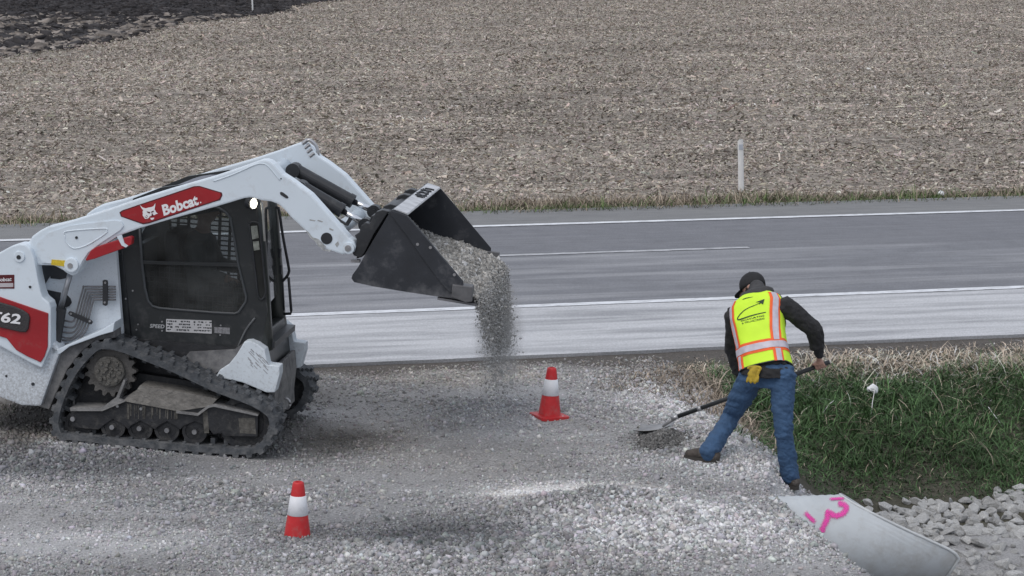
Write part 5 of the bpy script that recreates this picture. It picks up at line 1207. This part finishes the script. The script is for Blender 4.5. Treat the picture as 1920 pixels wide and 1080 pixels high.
# boots
for a, d in ((AL, Vector((-.80, .42, 0))), (AR, Vector((-.62, .62, 0)))):
    d.normalize(); s = Vector((-d.y, d.x, 0)); g0 = gz(a.x, a.y); b0 = Vector((a.x, a.y, g0))
    bm = bmesh.new(); limb(bm, [a+Vector((0, 0, .02)), b0+Vector((0, 0, .075))], [.056, .052]); limb(bm, [b0-d*.055+Vector((0, 0, .050)), b0+Vector((0, 0, .055)), b0+d*.10+Vector((0, 0, .052)), b0+d*.175+Vector((0, 0, .042))], [(.045, .042), (.050, .045), (.046, .050), (.034, .042)], 14, 1, (0, 0, 1))
    o = remesh('boot', bm, .008, LEATHER, worker, 4, folds((20, 25), .005, 231))
    bm = bmesh.new(); out = []
    for k in range(20):
        t = 2*math.pi*k/20; f = math.cos(t); out.append(b0+d*(.065+.155*f)+s*(.050*math.sin(t)*(1-.12*f)))
    top = [bm.verts.new(lp(p+Vector((0, 0, .028)))) for p in out]; bot = [bm.verts.new(lp(p+Vector((0, 0, -.006)))) for p in out]; bm.faces.new(top); bm.faces.new(bot[::-1])
    for k in range(20): bm.faces.new((bot[k], bot[(k+1) % 20], top[(k+1) % 20], top[k]))
    obj('boot_sole', bm, mat('sole_rubber', (.05, .045, .04), .9), worker)

# safety vest: one surface described by (u across the back 0..1, v from hem 0 to collar 1), wrapped over the torso; bands lie proud of it
def vest_center(v):
    P_ = [(0.0, mid(PELV, CHEST, .10), .196, .152, (HR-HL)), (.2, mid(PELV, CHEST, .40), .192, .146, None), (.45, mid(PELV, CHEST, .78), .196, .148, None), (.68, mid(CHEST, NECK, .18), .208, .148, (SR-SL)), (.84, mid(CHEST, NECK, .58), .214, .138, (SR-SL)), (.93, mid(CHEST, NECK, .78), .190, .122, (SR-SL)), (1.0, mid(CHEST, NECK, .93), .130, .098, (SR-SL))]
    hx_, ax = (HR-HL).normalized(), (SR-SL).normalized()
    for (v0, c0, a0, b0, _), (v1, c1, a1, b1, _) in zip(P_, P_[1:]):
        if v <= v1 or v1 == 1.0:
            t = (v-v0)/(v1-v0); t = max(0, min(1, t)); return c0.lerp(c1, t), a0+(a1-a0)*t, b0+(b1-b0)*t, hx_.lerp(ax, min(1, v/.6)).normalized()
SPN = (NECK-PELV).normalized()
def vest(u, v, off=0.0):
    c, a, b, x = vest_center(v); x = (x-SPN*x.dot(SPN)).normalized(); y = SPN.cross(x)
    if y.dot(FW) > 0: y = -y                                  # y points to the back
    th = math.pi*(1-u); e = .72; cx, sy = math.cos(th), math.sin(th)
    cx, sy = math.copysign(abs(cx)**e, cx), math.copysign(abs(sy)**e, sy)
    wv_ = float(fbm(np.array([u*7+v*2]), np.array([v*4.]), 301, 3)[0])*.030 + .007*math.sin(u*13+v*6)*(1-v)
    n = (x*cx*b+y*sy*a).normalized()
    return c+x*(a*cx)+y*(b*sy)+n*(off+wv_*(.4+.6*(1-v)))+SPN*(-.018*(1-v)*math.sin(math.pi*u))
def vest_patch(bm, u0, u1, v0, v1, off, nu=24, nv=18, th=.0, fu=None):
    """grid patch between (u0,v0) and (u1,v1); fu bends its centre line with v"""
    g = []
    for j in range(nv+1):
        v = v0+(v1-v0)*j/nv; s = fu(v) if fu else 0
        g.append([bm.verts.new(lp(vest(u0+s+(u1-u0)*i/nu, v, off))) for i in range(nu+1)])
    for j in range(nv):
        for i in range(nu): bm.faces.new((g[j][i], g[j][i+1], g[j+1][i+1], g[j+1][i]))
# armholes: above v=.5 the lime panel narrows to the shoulder straps
bm = bmesh.new(); g = []; NV, NU = 46, 60
def span(v):
    k = float(sst(.42, .70, v)); return -.40*(1-k)-.01*k+.05*float(sst(.85, 1, v)), 1.40*(1-k)+.965*k-.02*float(sst(.8, 1, v))
for j in range(NV+1):
    v = j/NV; a, b = span(v); g.append([bm.verts.new(lp(vest(a+(b-a)*i/NU, v, .010))) for i in range(NU+1)])
for j in range(NV):
    for i in range(NU): bm.faces.new((g[j][i], g[j][i+1], g[j+1][i+1], g[j+1][i]))
vo = obj('safety_vest', bm, LIME, worker, True); sm = vo.modifiers.new('s', 'SOLIDIFY'); sm.thickness = .004; sm.offset = -1
# black bound edges
bm = bmesh.new()
for side in (0, 1):
    tube(bm, [lp(vest(span(v)[side], v, .010)) for v in np.linspace(.40, 1, 26)], .006, 6)
tube(bm, [lp(vest(u, 0, .008)) for u in np.linspace(-.3, 1.3, 40)], .006, 6)
obj('vest_binding', bm, BLACK, vo, True)
def band(name, rects, m, off):
    bm = bmesh.new()
    for r_ in rects: vest_patch(bm, *r_[:4], off, r_[4], r_[5], fu=r_[6] if len(r_) > 6 else None)
    obj(name, bm, m, vo, True)
fl = lambda v: -.035*float(sst(.3, .9, v)); fr2 = lambda v: .015*float(sst(.3, .9, v))
HB = (.15, .305)
band('orange_band', [(-.38, 1.38, HB[0], HB[1], 60, 6), (.135, .305, HB[1], .93, 12, 30, fl), (.665, .86, HB[1], .95, 12, 30, fr2), (.135, .305, .0, HB[0], 12, 6), (.665, .86, .0, HB[0], 12, 6)], ORANGE, .0135)
band('silver_band', [(-.38, 1.38, HB[0]+.035, HB[1]-.035, 60, 6), (.175, .265, HB[1]-.02, .93, 10, 30, fl), (.71, .815, HB[1]-.02, .95, 10, 30, fr2), (.175, .265, .0, HB[0]+.02, 10, 6), (.71, .815, .0, HB[0]+.02, 10, 6)], SILVER, .0165)
# printed emblem on the back: swoosh arrow and two lines of lettering
PRINT = mat('vest_print', (.02, .045, .02), .7)
bm = bmesh.new()
def ribbon(pts, w0):
    pts = smooth_path([Vector((a, b, 0)) for a, b in pts], 6); n = len(pts); L_ = []
    for i, p in enumerate(pts):
        d = (pts[min(i+1, n-1)]-pts[max(i-1, 0)]).normalized(); t = i/(n-1); ww = w0*(.35+.65*math.sin(math.pi*min(1, t*1.0+.08))); q = Vector((-d.y, d.x, 0))*ww
        L_.append((bm.verts.new(lp(vest(p.x+q.x*.8, p.y+q.y, .0135))), bm.verts.new(lp(vest(p.x-q.x*.8, p.y-q.y, .0135)))))
    for a, b in zip(L_, L_[1:]): bm.faces.new((a[0], a[1], b[1], b[0]))
ribbon([(.625, .660), (.52, .655), (.42, .640), (.36, .635), (.335, .655), (.36, .69), (.42, .735), (.50, .775), (.56, .80)], .0095)
v_ = [bm.verts.new(lp(vest(a, b, .0138))) for a, b in ((.515, .815), (.605, .835), (.59, .765), (.565, .79), (.545, .775), (.555, .805))]; bm.faces.new(v_)
ribbon([(.40, .905), (.45, .912), (.50, .905)], .007)
obj('printed_emblem', bm, PRINT, vo, True)
def vest_text(body, u0, u1, v0, hv, rise=0, bold=.02):
    me = text_verts(body, bold); xs = [v.co.x for v in me.vertices]; a, b = min(xs), max(xs)
    for v in me.vertices:
        t = (v.co.x-a)/(b-a); v.co = lp(vest(u0+(u1-u0)*t, v0+rise*t+v.co.y/.72*hv, .0138))
    me.update(); link('printed_lettering', me, PRINT, vo)
vest_text('EXCAVATING', .385, .60, .598, .022, .010); vest_text('& TRUCKING', .395, .60, .560, .022, .010)
# yellow glove tucked in the back pocket
bm = bmesh.new(); gw = lambda px, py, d=-.165: W(px, py, d) 
root = empty('work_glove', gw(1412, 690)); tag(root, "yellow work glove hanging from the back pocket of the worker's jeans", 'glove')
lg = lambda p: p-root.location
pal = [gw(1403, 706), gw(1408, 697), gw(1415, 692)]
tube(bm, [lg(p) for p in (gw(1411, 712), gw(1410, 702), gw(1414, 694), gw(1417, 690))], [(.030, .016), (.038, .020), (.030, .016), (.026, .014)], 12, ref=(1, 0, 0))
tube(bm, [lg(p) for p in smooth_path([gw(1402, 692), gw(1405, 688.5), gw(1416, 687.5), gw(1426, 689.5), gw(1424, 695), gw(1421, 702)], 4)], .011, 8)
for a, b in (((1403, 708), (1400, 717)), ((1409, 711), (1407, 719)), ((1416, 710), (1415, 720)), ((1421, 705), (1420, 717))): tube(bm, [lg(gw(*a)), lg(gw((a[0]+b[0])/2, (a[1]+b[1])/2, -.175)), lg(gw(*b))], [.013, .012, .009], 8)
me_ = remesh('work_glove_body', bm, .006, mat('yellow_leather', (.42, .29, .025), .75, var=.25, vs=30, bump=.3, bs=60), root, 2); me_.name = 'glove_leather'
# shovel
shov = empty('shovel', TIP); tag(shov, 'long black-handled square shovel held by the worker, its blade in the gravel', 'shovel')
ls = lambda p: p-TIP
sock = TIP.lerp(GRIP, .19); bm = bmesh.new(); tube(bm, [ls(sock), ls(TIP.lerp(GRIP, .5)), ls(GRIP+SH*.03)], [.019, .0185, .019], 14)
obj('handle', bm, mat('shovel_handle', (.020, .022, .024), .4, var=.2, vs=20), shov, True)
bm = bmesh.new(); tube(bm, [ls(TIP.lerp(GRIP, .325)), ls(TIP.lerp(GRIP, .345))], .023, 14); tube(bm, [ls(TIP.lerp(GRIP, .185)), ls(TIP.lerp(GRIP, .22))], [.022, .020], 14); obj('ferrule', bm, STEEL, shov, True)
bm = bmesh.new(); sx = SH.cross(Vector((0, 0, 1))).normalized(); sn = sx.cross(SH).normalized(); g = []
flatd = Vector((SH.x, SH.y, SH.z*.55)).normalized()
for i in range(8):
    t = i/7; row = []
    for j in range(9):
        q = (j-4)/4; wd_ = .12*(1 if t < .8 else 1-(t-.8)*1.2); row.append(bm.verts.new(ls(TIP+flatd*(t*.31)+sx*(q*wd_)+sn*(.030*q*q*(1-.5*t)-.02*math.sin(t*3)))))
    g.append(row)
for i in range(7):
    for j in range(8): bm.faces.new((g[i][j], g[i][j+1], g[i+1][j+1], g[i+1][j]))
bl = obj('blade', bm, mat('shovel_steel', (.25, .25, .255), .45, .4, var=.3, vs=9, dirt=(DUST, .1, 12, 0, .5)), shov, True); sm = bl.modifiers.new('s', 'SOLIDIFY'); sm.thickness = .004
bm = bmesh.new(); tube(bm, [ls(TIP+flatd*.22+sn*.0), ls(sock+SH*.02)], [.010, .020], 12); obj('socket', bm, bpy.data.materials['shovel_steel'], shov, True)
# gravel dragged along by the blade
def drag():
    c = gp(1243, 826); n = 3600; a = rng.normal(0, 1, (n, 2)); x = c.x+a[:, 0]*.085+.04*a[:, 1]; y = c.y+a[:, 1]*.14-.0
    hgt = .085*np.exp(-.5*(a**2).sum(1)); z = ground_z(x, y)+hgt*rng.random(n)**.4
    sz = np.clip(rng.lognormal(math.log(.012), .3, n), .006, .03); col = np.array([.17, .168, .165])*np.clip(rng.lognormal(0, .22, n), .4, 2)[:, None]
    o = scatter('shovelled_gravel', STONES, CUBE_F, np.stack([x, y, z], -1), sz[:, None]*rng.uniform(.65, 1.4, (n, 3)), rand_rot(n), SG, col); tag(o, 'small grey pile of fine gravel dragged by the shovel blade', 'gravel pile', kind='stuff')
drag()
# dimly seen operator in the cab
def operator():
    root = empty('person', mat=LM); tag(root, 'machine operator in dark grey sweatshirt seated inside the black loader cab', 'person')
    o = Vector((xb+.40, 0, zb+.34)); bm = bmesh.new(); V3 = lambda a, b, c: o+Vector((a, b, c))
    tube(bm, [V3(0, 0, -.02), V3(-.02, 0, .18), V3(-.03, 0, .36), V3(-.02, 0, .47), V3(-.01, 0, .53)], [(.15, .12), (.16, .12), (.19, .12), (.17, .10), (.06, .06)], 18, ref=(0, 1, 0))
    tube(bm, [V3(-.01, 0, .50), V3(.0, 0, .60)], [.055, .055], 12); sphere(bm, V3(.02, 0, .69), (.095, .076, .115), 18); tube(bm, [V3(.11, 0, .69), V3(.125, 0, .66)], [.010, .015], 8)
    for s in (-1, 1):
        sphere(bm, V3(.02, s*.078, .68), (.022, .010, .032), 10); tube(bm, [V3(0, s*.10, -.02), V3(.22, s*.12, .02), V3(.42, s*.12, .0)], [.095, .085, .06], 12); tube(bm, [V3(.42, s*.12, .02), V3(.48, s*.12, -.25)], [.06, .04], 12); tube(bm, [V3(.46, s*.12, -.26), V3(.62, s*.12, -.28)], [.045, .035], 10)
        tube(bm, [V3(-.02, s*.20, .42), V3(.08, s*.27, .20), V3(.30, s*.29, .17)], [.065, .05, .035], 12)
        for k in range(4): tube(bm, [V3(.33, s*.29+(k-1.5)*.018, .175), V3(.37, s*.29+(k-1.5)*.018, .165), V3(.375, s*.29+(k-1.5)*.018, .135)], [.011, .0095, .008], 8)
        sphere(bm, V3(.33, s*.29, .17), (.04, .036, .018), 10); tube(bm, [V3(.32, s*.25, .17), V3(.36, s*.25, .15)], [.012, .009], 8)
    remesh('body', bm, .009, SKIN, root, 4)
    bm = bmesh.new(); tube(bm, [V3(0, 0, -.04), V3(-.02, 0, .18), V3(-.03, 0, .36), V3(-.02, 0, .47), V3(-.01, 0, .52)], [(.175, .14), (.18, .14), (.205, .135), (.185, .115), (.075, .07)], 18, ref=(0, 1, 0))
    for s in (-1, 1): tube(bm, [V3(-.02, s*.19, .42), V3(.06, s*.26, .22), V3(.10, s*.275, .20), V3(.27, s*.29, .175)], [.08, .065, .06, .045], 14)
    remesh('sweatshirt', bm, .011, mat('dark_sweatshirt', (.10, .105, .11), .9, var=.2, bump=.2), root, 4)
    bm = bmesh.new()
    for s in (-1, 1): tube(bm, [V3(0, s*.10, -.02), V3(.22, s*.12, .02), V3(.43, s*.12, .0), V3(.48, s*.12, -.22)], [.105, .095, .072, .055], 12)
    remesh('trousers', bm, .011, mat('dark_trousers', (.03, .035, .045), .9), root, 4)
    bm = bmesh.new(); sphere(bm, V3(.015, 0, .735), (.102, .084, .085), 18); tube(bm, [V3(.09, 0, .735), V3(.19, 0, .72)], [(.06, .008), (.045, .006)], 12, ref=(0, 1, 0)); obj('cap', bm, BLACK, root, True)
operator()
